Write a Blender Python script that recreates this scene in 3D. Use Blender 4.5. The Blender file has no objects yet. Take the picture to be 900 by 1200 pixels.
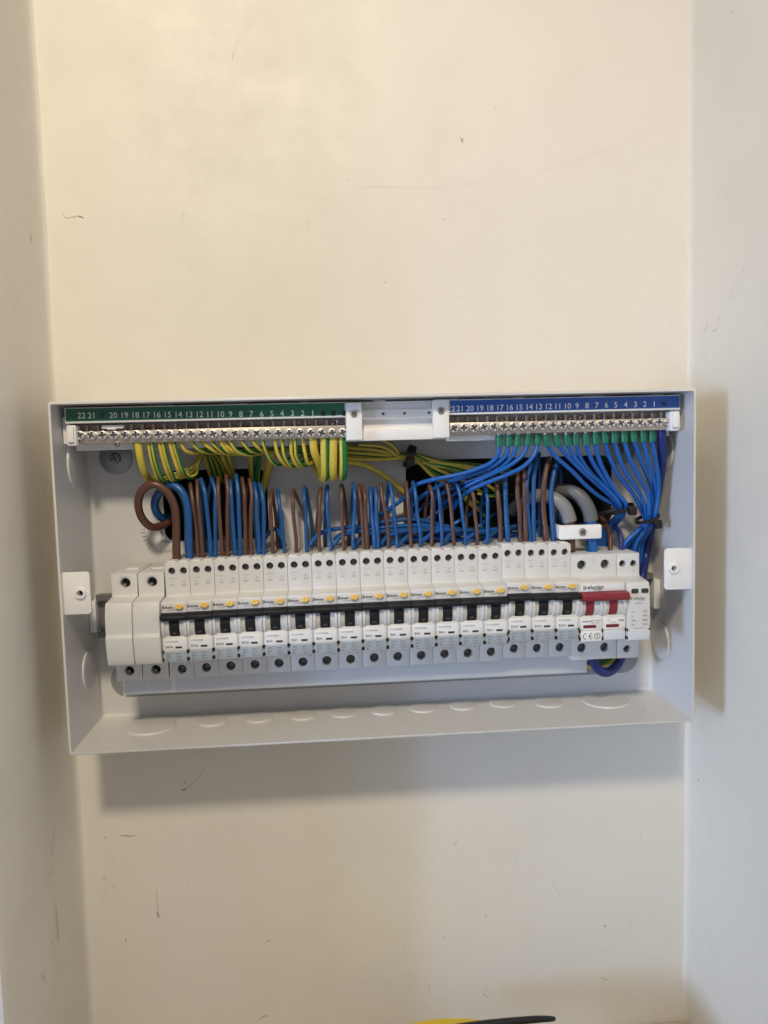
import bpy, bmesh, math, random
from mathutils import Vector, Matrix, Euler
random.seed(7)
S = bpy.context.scene
COL = S.collection
R_ = math.radians

# ------------------------------------------------------------------ camera, light, exposure
# every measure below is in millimetres: X to the right, h out from the back wall, Z up from the box's lower edge
def mm(X, h, Z):
    return Vector((X / 1000.0, -h / 1000.0, Z / 1000.0))

cd = bpy.data.cameras.new('camera'); cam = bpy.data.objects.new('camera', cd); COL.objects.link(cam)
cd.sensor_fit = 'VERTICAL'; cd.sensor_height = 24.0; cd.lens = 870.0 / 1200.0 * 24.0
cd.clip_start = 0.01; cd.clip_end = 50
cam.location = mm(*(-38.62, 602.01, 208.64)); cam.rotation_euler = (1.491663, 0.026322, -0.073615)
S.camera = cam

W = bpy.data.worlds.new('World'); S.world = W; W.use_nodes = True
W.node_tree.nodes['Background'].inputs[0].default_value = (0.94, 0.94, 1.03, 1)
W.node_tree.nodes['Background'].inputs[1].default_value = 0.285

def lamp(name, kind, loc, power, color, **kw):
    d = bpy.data.lights.new(name, kind); d.energy = power; d.color = color
    for k, v in kw.items(): setattr(d, k, v)
    o = bpy.data.objects.new(name, d); COL.objects.link(o); o.location = loc
    return o
spot = lamp('ceiling_lamp', 'SPOT', mm(-170, 1120, 1130), 54, (1.0, 0.865, 0.655), shadow_soft_size=0.075, spot_size=R_(59), spot_blend=1.0)
spot.rotation_euler = (mm(-60, 0, 300) - spot.location).to_track_quat('-Z', 'Y').to_euler()
win = lamp('window_light', 'AREA', mm(-2860, 1440, 250), 5.0, (0.46, 0.65, 1.0), shape='RECTANGLE', size=0.95, size_y=1.1, spread=R_(70))
win.rotation_euler = (mm(60, 40, -50) - win.location).to_track_quat('-Z', 'Y').to_euler()
edge_light = lamp('added_edge_light', 'AREA', mm(-2860, 1440, 90), 0.42, (0.40, 0.61, 1.0), shape='RECTANGLE', size=0.14, size_y=0.5, spread=R_(20))  # added narrow lamp, split off the window light for a sharper shadow edge
edge_light.rotation_euler = (mm(60, 40, -70) - edge_light.location).to_track_quat('-Z', 'Y').to_euler()

S.view_settings.view_transform = 'Standard'; S.view_settings.look = 'None'
S.view_settings.exposure = 0.0; S.view_settings.gamma = 1.0
S.view_settings.use_curve_mapping = False
S.cycles.max_bounces = 8; S.cycles.diffuse_bounces = 5

# ------------------------------------------------------------------ materials
def mat(name, col, rough=0.5, metal=0.0, var=0.04, bump=0.0, bscale=300.0, spec=0.5, trans=0.0, nscale=40.0, coat=0.0):
    m = bpy.data.materials.new(name); m.use_nodes = True
    nt = m.node_tree; b = nt.nodes['Principled BSDF']
    b.inputs['Roughness'].default_value = rough; b.inputs['Metallic'].default_value = metal
    b.inputs['Specular IOR Level'].default_value = spec
    if trans: b.inputs['Transmission Weight'].default_value = trans
    if coat: b.inputs['Coat Weight'].default_value = coat
    tc = nt.nodes.new('ShaderNodeTexCoord')
    n = nt.nodes.new('ShaderNodeTexNoise'); n.inputs['Scale'].default_value = nscale; n.inputs['Detail'].default_value = 4
    nt.links.new(tc.outputs['Object'], n.inputs['Vector'])
    mx = nt.nodes.new('ShaderNodeMix'); mx.data_type = 'RGBA'
    mx.inputs[6].default_value = (*[c * (1 - var) for c in col], 1)
    mx.inputs[7].default_value = (*[min(1, c * (1 + var)) for c in col], 1)
    nt.links.new(n.outputs['Fac'], mx.inputs[0]); nt.links.new(mx.outputs[2], b.inputs['Base Color'])
    if bump:
        n2 = nt.nodes.new('ShaderNodeTexNoise'); n2.inputs['Scale'].default_value = bscale; n2.inputs['Detail'].default_value = 3
        nt.links.new(tc.outputs['Object'], n2.inputs['Vector'])
        bp = nt.nodes.new('ShaderNodeBump'); bp.inputs['Strength'].default_value = bump; bp.inputs['Distance'].default_value = 0.001
        nt.links.new(n2.outputs['Fac'], bp.inputs['Height']); nt.links.new(bp.outputs['Normal'], b.inputs['Normal'])
    return m

def wall_mat():
    m = mat('wall_paint', (0.765, 0.725, 0.645), 0.55, var=0.012, spec=0.35, nscale=5)
    nt = m.node_tree; b = nt.nodes['Principled BSDF']; L = nt.links.new
    tc = nt.nodes.new('ShaderNodeTexCoord')
    # slow hand-trowelled waviness + fine roller stipple
    n1 = nt.nodes.new('ShaderNodeTexNoise'); n1.inputs['Scale'].default_value = 9; n1.inputs['Detail'].default_value = 3
    n2 = nt.nodes.new('ShaderNodeTexNoise'); n2.inputs['Scale'].default_value = 420; n2.inputs['Detail'].default_value = 2
    L(tc.outputs['Object'], n1.inputs['Vector']); L(tc.outputs['Object'], n2.inputs['Vector'])
    b1 = nt.nodes.new('ShaderNodeBump'); b1.inputs['Strength'].default_value = 0.75; b1.inputs['Distance'].default_value = 0.004
    b2 = nt.nodes.new('ShaderNodeBump'); b2.inputs['Strength'].default_value = 0.16; b2.inputs['Distance'].default_value = 0.0006
    L(n1.outputs['Fac'], b1.inputs['Height']); L(n2.outputs['Fac'], b2.inputs['Height'])
    L(b1.outputs['Normal'], b2.inputs['Normal']); L(b2.outputs['Normal'], b.inputs['Normal'])
    # sparse small scuffs and specks in the paint
    src = b.inputs['Base Color'].links[0].from_socket
    mp = nt.nodes.new('ShaderNodeMapping'); mp.inputs['Scale'].default_value = (1, 1, 0.55); mp.inputs['Rotation'].default_value = (0, 0.35, 0)
    L(tc.outputs['Object'], mp.inputs['Vector'])
    wn = nt.nodes.new('ShaderNodeTexNoise'); wn.inputs['Scale'].default_value = 160
    L(mp.outputs['Vector'], wn.inputs['Vector'])
    wv = nt.nodes.new('ShaderNodeMix'); wv.data_type = 'VECTOR'; wv.inputs[0].default_value = 0.012
    L(mp.outputs['Vector'], wv.inputs[4]); L(wn.outputs['Color'], wv.inputs[5])
    v = nt.nodes.new('ShaderNodeTexVoronoi'); v.inputs['Scale'].default_value = 30; v.inputs['Randomness'].default_value = 1
    L(wv.outputs[1], v.inputs['Vector'])
    lt = nt.nodes.new('ShaderNodeMath'); lt.operation = 'LESS_THAN'; lt.inputs[1].default_value = 0.035
    L(v.outputs['Distance'], lt.inputs[0])
    sep = nt.nodes.new('ShaderNodeSeparateColor'); L(v.outputs['Color'], sep.inputs[0])
    gt = nt.nodes.new('ShaderNodeMath'); gt.operation = 'GREATER_THAN'; gt.inputs[1].default_value = 0.62
    L(sep.outputs[0], gt.inputs[0])
    mu = nt.nodes.new('ShaderNodeMath'); mu.operation = 'MULTIPLY'; L(lt.outputs[0], mu.inputs[0]); L(gt.outputs[0], mu.inputs[1])
    m2 = nt.nodes.new('ShaderNodeMath'); m2.operation = 'MULTIPLY'; L(mu.outputs[0], m2.inputs[0])
    mr = nt.nodes.new('ShaderNodeMath'); mr.operation = 'MULTIPLY'; mr.inputs[1].default_value = 0.6
    L(sep.outputs[1], mr.inputs[0]); L(mr.outputs[0], m2.inputs[1])
    mx = nt.nodes.new('ShaderNodeMix'); mx.data_type = 'RGBA'; mx.inputs[7].default_value = (0.30, 0.26, 0.21, 1)
    L(m2.outputs[0], mx.inputs[0]); L(src, mx.inputs[6])
    pn = nt.nodes.new('ShaderNodeTexNoise'); pn.inputs['Scale'].default_value = 14; pn.inputs['Detail'].default_value = 6; pn.inputs['Roughness'].default_value = 0.7
    L(tc.outputs['Object'], pn.inputs['Vector'])
    rr = nt.nodes.new('ShaderNodeMapRange'); rr.inputs[1].default_value = .35; rr.inputs[2].default_value = .7; rr.inputs[3].default_value = .42; rr.inputs[4].default_value = .66
    L(pn.outputs['Fac'], rr.inputs[0]); L(rr.outputs[0], b.inputs['Roughness'])
    pm_ = nt.nodes.new('ShaderNodeMix'); pm_.data_type = 'RGBA'; pm_.blend_type = 'MULTIPLY'; pm_.inputs[7].default_value = (0.965, 0.96, 0.95, 1)
    pr_ = nt.nodes.new('ShaderNodeMapRange'); pr_.inputs[1].default_value = .45; pr_.inputs[2].default_value = .72
    L(pn.outputs['Fac'], pr_.inputs[0]); L(pr_.outputs[0], pm_.inputs[0]); L(mx.outputs[2], pm_.inputs[6]); L(pm_.outputs[2], b.inputs['Base Color'])
    return m

def stripe_mat():
    # half green, half yellow round the cable (UV u), like real earth insulation
    m = bpy.data.materials.new('earth_insulation'); m.use_nodes = True
    nt = m.node_tree; b = nt.nodes['Principled BSDF']; L = nt.links.new
    b.inputs['Roughness'].default_value = 0.42
    tc = nt.nodes.new('ShaderNodeTexCoord'); sp = nt.nodes.new('ShaderNodeSeparateXYZ'); L(tc.outputs['UV'], sp.inputs[0])
    f = nt.nodes.new('ShaderNodeMath'); f.operation = 'FRACT'; L(sp.outputs[0], f.inputs[0])
    g = nt.nodes.new('ShaderNodeMath'); g.operation = 'LESS_THAN'; g.inputs[1].default_value = 0.30; L(f.outputs[0], g.inputs[0])
    mx = nt.nodes.new('ShaderNodeMix'); mx.data_type = 'RGBA'
    mx.inputs[6].default_value = (0.58, 0.46, 0.06, 1); mx.inputs[7].default_value = (0.012, 0.17, 0.035, 1)
    L(g.outputs[0], mx.inputs[0]); L(mx.outputs[2], b.inputs['Base Color'])
    return m

M = dict(
    wall=wall_mat(), earth=stripe_mat(),
    steel=mat('white_powder_coat', (0.645, 0.632, 0.612), 0.27, var=0.01, bump=0.05, bscale=900),
    plastic=mat('grey_white_plastic', (0.66, 0.655, 0.635), 0.42, var=0.012),
    white=mat('white_plastic', (0.82, 0.815, 0.80), 0.38, var=0.01),
    label=mat('white_label', (0.80, 0.80, 0.79), 0.35, var=0.01),
    grey_label=mat('blue_grey_label', (0.35, 0.395, 0.43), 0.28, var=0.02),
    busbar=mat('pale_grey_insulation', (0.62, 0.65, 0.69), 0.30, var=0.02),
    black=mat('black_plastic', (0.011, 0.012, 0.015), 0.55, var=0.1, spec=0.3),
    nylon=mat('black_nylon', (0.010, 0.010, 0.012), 0.35, var=0.1),
    red=mat('red_plastic', (0.235, 0.017, 0.030), 0.38, var=0.04),
    darkred=mat('dark_red_window', (0.16, 0.012, 0.014), 0.3),
    amber=mat('amber_button', (0.88, 0.56, 0.13), 0.30, var=0.06),
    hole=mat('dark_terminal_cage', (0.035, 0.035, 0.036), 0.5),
    zinc=mat('zinc_screw', (0.80, 0.79, 0.77), 0.32, metal=0.75, var=0.1, bump=0.12, bscale=1500),
    nickel=mat('nickel_bar', (0.56, 0.50, 0.43), 0.40, metal=0.85, var=0.12, bump=0.1, bscale=700),
    dull=mat('dull_screw', (0.40, 0.39, 0.37), 0.42, metal=0.9, var=0.15),
    screw_shade=mat('shaded_screw_metal', (0.16, 0.155, 0.15), 0.4, metal=0.8, var=0.2),  # darker screw metal, carries the shade of recesses and holes
    galv=mat('galvanised_steel', (0.33, 0.345, 0.35), 0.42, metal=0.7, var=0.12),
    ridge=mat('shaded_moulding', (0.34, 0.295, 0.26), 0.5, var=0.1),  # moulding colour darkened for the shadow above the bar
    seam=mat('seam_grey', (0.33, 0.33, 0.335), 0.6),
    rail=mat('rail_steel', (0.22, 0.22, 0.215), 0.45, metal=0.5, var=0.08),
    copper=mat('bare_copper', (0.42, 0.21, 0.14), 0.45, metal=0.7, var=0.1),
    green_label=mat('green_strip', (0.012, 0.115, 0.062), 0.35, var=0.05),
    blue_label=mat('blue_strip', (0.015, 0.080, 0.33), 0.35, var=0.05),
    print_white=mat('white_print', (0.80, 0.80, 0.78), 0.5),
    print_dark=mat('dark_print', (0.05, 0.05, 0.055), 0.5),
    print_grey=mat('grey_print', (0.17, 0.17, 0.17), 0.5),
    print_onlabel=mat('faint_print', (0.15, 0.165, 0.19), 0.5),
    print_green=mat('dark_green_print', (0.004, 0.022, 0.014), 0.5),
    print_navy=mat('dark_navy_print', (0.004, 0.008, 0.03), 0.5),
    brown=mat('brown_insulation', (0.112, 0.054, 0.037), 0.40, var=0.08),
    brown_thick=mat('dark_brown_insulation', (0.105, 0.044, 0.028), 0.36, var=0.08),
    blue=mat('blue_insulation', (0.012, 0.085, 0.27), 0.36, var=0.07),
    bright=mat('bright_blue_insulation', (0.008, 0.105, 0.41), 0.34, var=0.06),
    navy=mat('navy_insulation', (0.010, 0.022, 0.150), 0.38, var=0.06),
    sleeve=mat('green_ferrule', (0.008, 0.155, 0.085), 0.34, var=0.06),
    sheath=mat('grey_sheath', (0.235, 0.235, 0.230), 0.42, var=0.05),
    sheath_dark=mat('dark_grey_sheath', (0.13, 0.135, 0.14), 0.42, var=0.05),
    cavity=mat('cavity_shade', (0.06, 0.055, 0.05), 0.9, var=0.3, bump=0.5, bscale=60),  # wall void coloured dark to stand for its shade
    slot=mat('grey_zinc_plate', (0.30, 0.315, 0.32), 0.45, metal=0.3, var=0.06),
    yellow=mat('yellow_plastic', (0.75, 0.55, 0.02), 0.4),
    scuff=mat('scuff_grey', (0.43, 0.39, 0.325), 0.8, var=0.3, nscale=900),
    scuff_pale=mat('scratch_pale', (0.66, 0.61, 0.525), 0.8, var=0.2, nscale=500),
    chip=mat('chipped_plaster', (0.80, 0.77, 0.70), 0.8),
    timber=mat('ledge_paint', (0.55, 0.50, 0.42), 0.6),
)

# ------------------------------------------------------------------ mesh helpers
def root_of(o):
    while o.parent: o = o.parent
    return o
class MB:
    """collects faces in millimetres (X, h, Z); build() links them as ONE mesh object"""
    def __init__(s): s.v = []; s.f = []; s.uv = None
    def add(s, vs, fs):
        b = len(s.v); s.v += [tuple(v) for v in vs]; s.f += [tuple(i + b for i in f) for f in fs]; return s
    def box(s, x0, x1, h0, h1, z0, z1):
        return s.add([(x, h, z) for x in (x0, x1) for h in (h0, h1) for z in (z0, z1)],
                     [(0, 1, 3, 2), (4, 6, 7, 5), (0, 4, 5, 1), (2, 3, 7, 6), (0, 2, 6, 4), (1, 5, 7, 3)])
    def prism(s, prof, x0, x1):          # profile of (h, Z) swept along X
        n = len(prof)
        return s.add([(x0, h, z) for h, z in prof] + [(x1, h, z) for h, z in prof],
                     [tuple(range(n)), tuple(range(2 * n - 1, n - 1, -1))] + [(i, i + n, (i + 1) % n + n, (i + 1) % n) for i in range(n)])
    def plate(s, outline, h0, h1):       # outline of (X, Z) given thickness along h
        n = len(outline)
        return s.add([(x, h0, z) for x, z in outline] + [(x, h1, z) for x, z in outline],
                     [tuple(range(n)), tuple(range(2 * n - 1, n - 1, -1))] + [(i, i + n, (i + 1) % n + n, (i + 1) % n) for i in range(n)])
    def cyl(s, cx, cz, r, h0, h1, n=20, r1=None):
        r1 = r if r1 is None else r1
        a = [2 * math.pi * i / n for i in range(n)]
        return s.add([(cx + r * math.cos(t), h0, cz + r * math.sin(t)) for t in a] + [(cx + r1 * math.cos(t), h1, cz + r1 * math.sin(t)) for t in a],
                     [tuple(range(n)), tuple(range(2 * n - 1, n - 1, -1))] + [(i, i + n, (i + 1) % n + n, (i + 1) % n) for i in range(n)])
    def disc_on(s, center, normal, r, t, n=32, chamfer=0.8):   # raised pressed disc
        nrm = Vector(normal).normalized(); u = nrm.orthogonal().normalized(); w = nrm.cross(u); c = Vector(center)
        vs = []
        lv = [(r, -0.5)] + [(r - chamfer * (1 - math.cos(R_(a))), t * math.sin(R_(a))) for a in (0, 22, 45, 68, 90)]
        for rr, tt in lv:
            vs += [c + u * rr * math.cos(2 * math.pi * i / n) + w * rr * math.sin(2 * math.pi * i / n) + nrm * tt for i in range(n)]
        fs = [tuple(range((len(lv) - 1) * n, len(lv) * n)), tuple(range(n - 1, -1, -1))]
        for k in range(len(lv) - 1):
            fs += [(k * n + i, k * n + (i + 1) % n, (k + 1) * n + (i + 1) % n, (k + 1) * n + i) for i in range(n)]
        return s.add(vs, fs)
    def tube(s, pts, r, n=10, sub=7, twist=0.0, rot=0.0, r_end=None):
        P = [Vector(p) for p in pts]
        Q = [P[0] * 2 - P[1]] + P + [P[-1] * 2 - P[-2]]
        c = []
        for i in range(1, len(Q) - 2):
            p0, p1, p2, p3 = Q[i - 1:i + 3]
            t0 = 0; t1 = t0 + max(1e-3, (p1 - p0).length) ** .5; t2 = t1 + max(1e-3, (p2 - p1).length) ** .5; t3 = t2 + max(1e-3, (p3 - p2).length) ** .5
            for k in range(sub):
                t = t1 + (t2 - t1) * k / sub
                A1 = p0 * ((t1 - t) / (t1 - t0)) + p1 * ((t - t0) / (t1 - t0)); A2 = p1 * ((t2 - t) / (t2 - t1)) + p2 * ((t - t1) / (t2 - t1)); A3 = p2 * ((t3 - t) / (t3 - t2)) + p3 * ((t - t2) / (t3 - t2))
                B1 = A1 * ((t2 - t) / (t2 - t0)) + A2 * ((t - t0) / (t2 - t0)); B2 = A2 * ((t3 - t) / (t3 - t1)) + A3 * ((t - t1) / (t3 - t1))
                c.append(B1 * ((t2 - t) / (t2 - t1)) + B2 * ((t - t1) / (t2 - t1)))
        c.append(P[-1])
        b = len(s.v); m = len(c); T0 = (c[1] - c[0]).normalized()
        ref = Vector((0, 1, 0)); u = ref - T0 * ref.dot(T0)
        if u.length < .05: u = T0.orthogonal()
        u.normalize(); ln = 0; us = []
        for i in range(m):
            T = (c[min(i + 1, m - 1)] - c[max(i - 1, 0)]).normalized()
            u = (u - T * u.dot(T)).normalized(); w = T.cross(u)
            rr = r if r_end is None else r + (r_end - r) * i / (m - 1)
            if i: ln += (c[i] - c[i - 1]).length
            for k in range(n):
                a = 2 * math.pi * k / n; s.v.append(tuple(c[i] + u * rr * math.cos(a) + w * rr * math.sin(a)))
            us.append(ln)
        if s.uv is None: s.uv = {}
        for i in range(m - 1):
            for k in range(n):
                k2 = (k + 1) % n
                s.uv[len(s.f)] = [(k / n + rot + twist * us[i], us[i]), (k / n + rot + twist * us[i + 1], us[i + 1]), ((k + 1) / n + rot + twist * us[i + 1], us[i + 1]), ((k + 1) / n + rot + twist * us[i], us[i])]
                s.f.append((b + i * n + k, b + (i + 1) * n + k, b + (i + 1) * n + k2, b + i * n + k2))
        s.f.append(tuple(b + k for k in range(n - 1, -1, -1))); s.f.append(tuple(b + (m - 1) * n + k for k in range(n)))
        return s
    def text(s, txt, size, X, h, Z, align='CENTER', bold=0.0, sx=1.0):
        vs, fs = text_mesh(txt, align, bold)
        return s.add([(X + x * size * sx, h, Z + y * size) for x, y in vs], fs)
    def mesh(s, name, origin=(0, 0, 0), bevel=0, angle=35, seg=2):
        me = bpy.data.meshes.new(name)
        o = Vector(origin)
        me.from_pydata([mm(*v) - o for v in s.v], [], s.f)
        if s.uv:
            uvl = me.uv_layers.new(name='UVMap')
            for fi, uv in s.uv.items():
                p = me.polygons[fi]
                for li, q in zip(p.loop_indices, uv): uvl.data[li].uv = q
        bm = bmesh.new(); bm.from_mesh(me)
        bmesh.ops.recalc_face_normals(bm, faces=bm.faces)
        if bevel:
            es = [e for e in bm.edges if len(e.link_faces) == 2 and e.calc_face_angle(0) > R_(25)]
            bmesh.ops.bevel(bm, geom=es, offset=bevel / 1000, segments=seg, affect='EDGES', profile=0.5, clamp_overlap=True)
        bm.to_mesh(me); bm.free()
        smooth(me, angle)
        return me
    def build(s, name, m, parent=None, bevel=0, cut=None, angle=35, seg=2):
        origin = root_of(parent).location if parent else Vector((0, 0, 0))
        me = s.mesh(name, origin, bevel, angle, seg)
        for q in (cut if isinstance(cut, list) else [cut] if cut else []): me = boolean(me, q.mesh('cutter', origin), name)
        if cut: smooth(me, angle)
        me.materials.clear(); me.materials.append(M[m] if isinstance(m, str) else m)
        o = bpy.data.objects.new(name, me); COL.objects.link(o)
        if parent: o.parent = parent
        return o
def shade_recess(o):
    me = o.data; me.materials.append(M['screw_shade']); top = min(v.co.y for v in me.vertices)  # paints the shade of the cross recess onto its faces
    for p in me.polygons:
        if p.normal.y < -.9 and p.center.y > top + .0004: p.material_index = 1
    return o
def smooth(me, angle):
    for p in me.polygons: p.use_smooth = True
    me.set_sharp_from_angle(angle=R_(angle))
def boolean(a, b, name):
    oa = bpy.data.objects.new('work', a); ob = bpy.data.objects.new('work_cut', b)
    COL.objects.link(oa); COL.objects.link(ob)
    md = oa.modifiers.new('b', 'BOOLEAN'); md.operation = 'DIFFERENCE'; md.solver = 'EXACT'; md.object = ob
    bpy.context.view_layer.update()
    dg = bpy.context.evaluated_depsgraph_get()
    me = bpy.data.meshes.new_from_object(oa.evaluated_get(dg))
    bpy.data.objects.remove(oa); bpy.data.objects.remove(ob); me.name = name
    return me
_txt = {}
def text_mesh(txt, align, bold):
    k = (txt, align, bold)
    if k not in _txt:
        cu = bpy.data.curves.new('t', 'FONT'); cu.body = txt; cu.align_x = align; cu.align_y = 'CENTER'; cu.size = 1; cu.offset = bold; cu.resolution_u = 3
        o = bpy.data.objects.new('t', cu); COL.objects.link(o); bpy.context.view_layer.update()
        me = bpy.data.meshes.new_from_object(o.evaluated_get(bpy.context.evaluated_depsgraph_get()))
        _txt[k] = ([(v.co.x, v.co.y) for v in me.vertices], [tuple(p.vertices) for p in me.polygons])
        bpy.data.objects.remove(o); bpy.data.meshes.remove(me)
    return _txt[k]
def rrect(x0, x1, z0, z1, r, n=6):
    out = []
    rs = r if isinstance(r, (tuple, list)) else (r,) * 4      # order: right-top, left-top, left-bottom, right-bottom
    for (cx, cz, a0, q) in ((x1, z1, 0, rs[0]), (x0, z1, 90, rs[1]), (x0, z0, 180, rs[2]), (x1, z0, 270, rs[3])):
        if q <= 0: out.append((cx, cz)); continue
        ox = cx - q if cx == x1 else cx + q; oz = cz - q if cz == z1 else cz + q
        out += [(ox + q * math.cos(R_(a0 + 90 * i / n)), oz + q * math.sin(R_(a0 + 90 * i / n))) for i in range(n + 1)]
    return out
def tag(o, label=None, cat=None, group=None, kind=None):
    for k, v in (('label', label), ('category', cat), ('group', group), ('kind', kind)):
        if v: o[k] = v
    return o
def thing(name, loc, label, cat, group=None):
    o = bpy.data.objects.new(name, None); COL.objects.link(o); o.location = mm(*loc); o.empty_display_size = 0.01
    bpy.context.view_layer.update()
    return tag(o, label, cat, group)
def inst(src, parent, dX=0, dh=0, dZ=0):
    c = src.copy(); COL.objects.link(c); c.parent = parent; c.location = src.location + mm(dX, dh, dZ)
    return c
def copy_tree(o, parent=None):
    c = o.copy(); COL.objects.link(c); c.parent = parent
    for ch in list(o.children): copy_tree(ch, c)
    return c
ORD = ['first', 'second', 'third', 'fourth', 'fifth', 'sixth', 'seventh', 'eighth', 'ninth', 'tenth', 'eleventh', 'twelfth', 'thirteenth', 'fourteenth', 'fifteenth', 'sixteenth', 'seventeenth', 'eighteenth', 'nineteenth', 'twentieth']

# ------------------------------------------------------------------ the alcove
XL, XR = -252.3, 261.5
HOLES = [(-172, -88, 142, 200), (22, 195, 143, 203)]      # cable entry openings through box and wall
def grid_sheet(x0, x1, z0, z1, holes, h):
    xs = sorted({x0, x1, *[v for a in holes for v in a[:2]]}); zs = sorted({z0, z1, *[v for a in holes for v in a[2:]]})
    mb = MB()
    for i in range(len(xs) - 1):
        for j in range(len(zs) - 1):
            cx, cz = (xs[i] + xs[i + 1]) / 2, (zs[j] + zs[j + 1]) / 2
            if any(a < cx < b and c < cz < d for a, b, c, d in holes): continue
            mb.add([(xs[i], h, zs[j]), (xs[i + 1], h, zs[j]), (xs[i + 1], h, zs[j + 1]), (xs[i], h, zs[j + 1])], [(0, 1, 2, 3)])
    return mb
wm = grid_sheet(XL - 40, XR + 40, -420, 1400, HOLES, 0)
for a, b, c, d in HOLES:                                   # reveals and back of each opening in the wall
    wm.add([(a, 0, c), (b, 0, c), (b, 0, d), (a, 0, d), (a, -60, c), (b, -60, c), (b, -60, d), (a, -60, d)],
           [(0, 1, 5, 4), (1, 2, 6, 5), (2, 3, 7, 6), (3, 0, 4, 7), (4, 5, 6, 7)])
bw = wm.build('back_wall', 'wall'); tag(bw, kind='structure')
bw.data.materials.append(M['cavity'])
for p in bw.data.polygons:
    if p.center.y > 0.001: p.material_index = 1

def side_wall(name, X, hd, sgn):
    # thick painted reveal of the alcove; the inner corner wavers like filled and painted plaster
    rnd = random.Random(3 if sgn < 0 else 5)
    zs = [-420 + 1820 * i / 120 for i in range(121)]
    prof = [0, 1.2, 3, 8, 20, 60, hd - 4, hd]
    vs, fs = [], []
    wob = [0.0]
    for z in zs: wob.append(wob[-1] * .8 + rnd.uniform(-.5, .5))
    for j, z in enumerate(zs):
        for h in prof:
            k = math.exp(-h / 2.2)
            off = (2.2 * k + wob[j] * math.exp(-h / 6.)) * -sgn
            if h == hd: off = 3 * sgn
            vs.append((X + off + (0 if h else -sgn * 1.0), h if h else -0.5, z))
        vs.append((X + 120 * sgn, hd, z))
    n = len(prof) + 1
    for j in range(len(zs) - 1):
        for i in range(n - 1): fs.append((j * n + i, j * n + i + 1, (j + 1) * n + i + 1, (j + 1) * n + i))
    o = MB().add(vs, fs).build(name, 'wall', angle=50); tag(o, kind='structure'); return o
lw = side_wall('left_wall', XL, 142, -1)
rw = side_wall('right_wall', XR, 420, 1)
led = MB().box(XL + 3, XR - 3, 1, 330, -340, -300).build('ledge', 'timber', bevel=2); tag(led, kind='structure')

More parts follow.
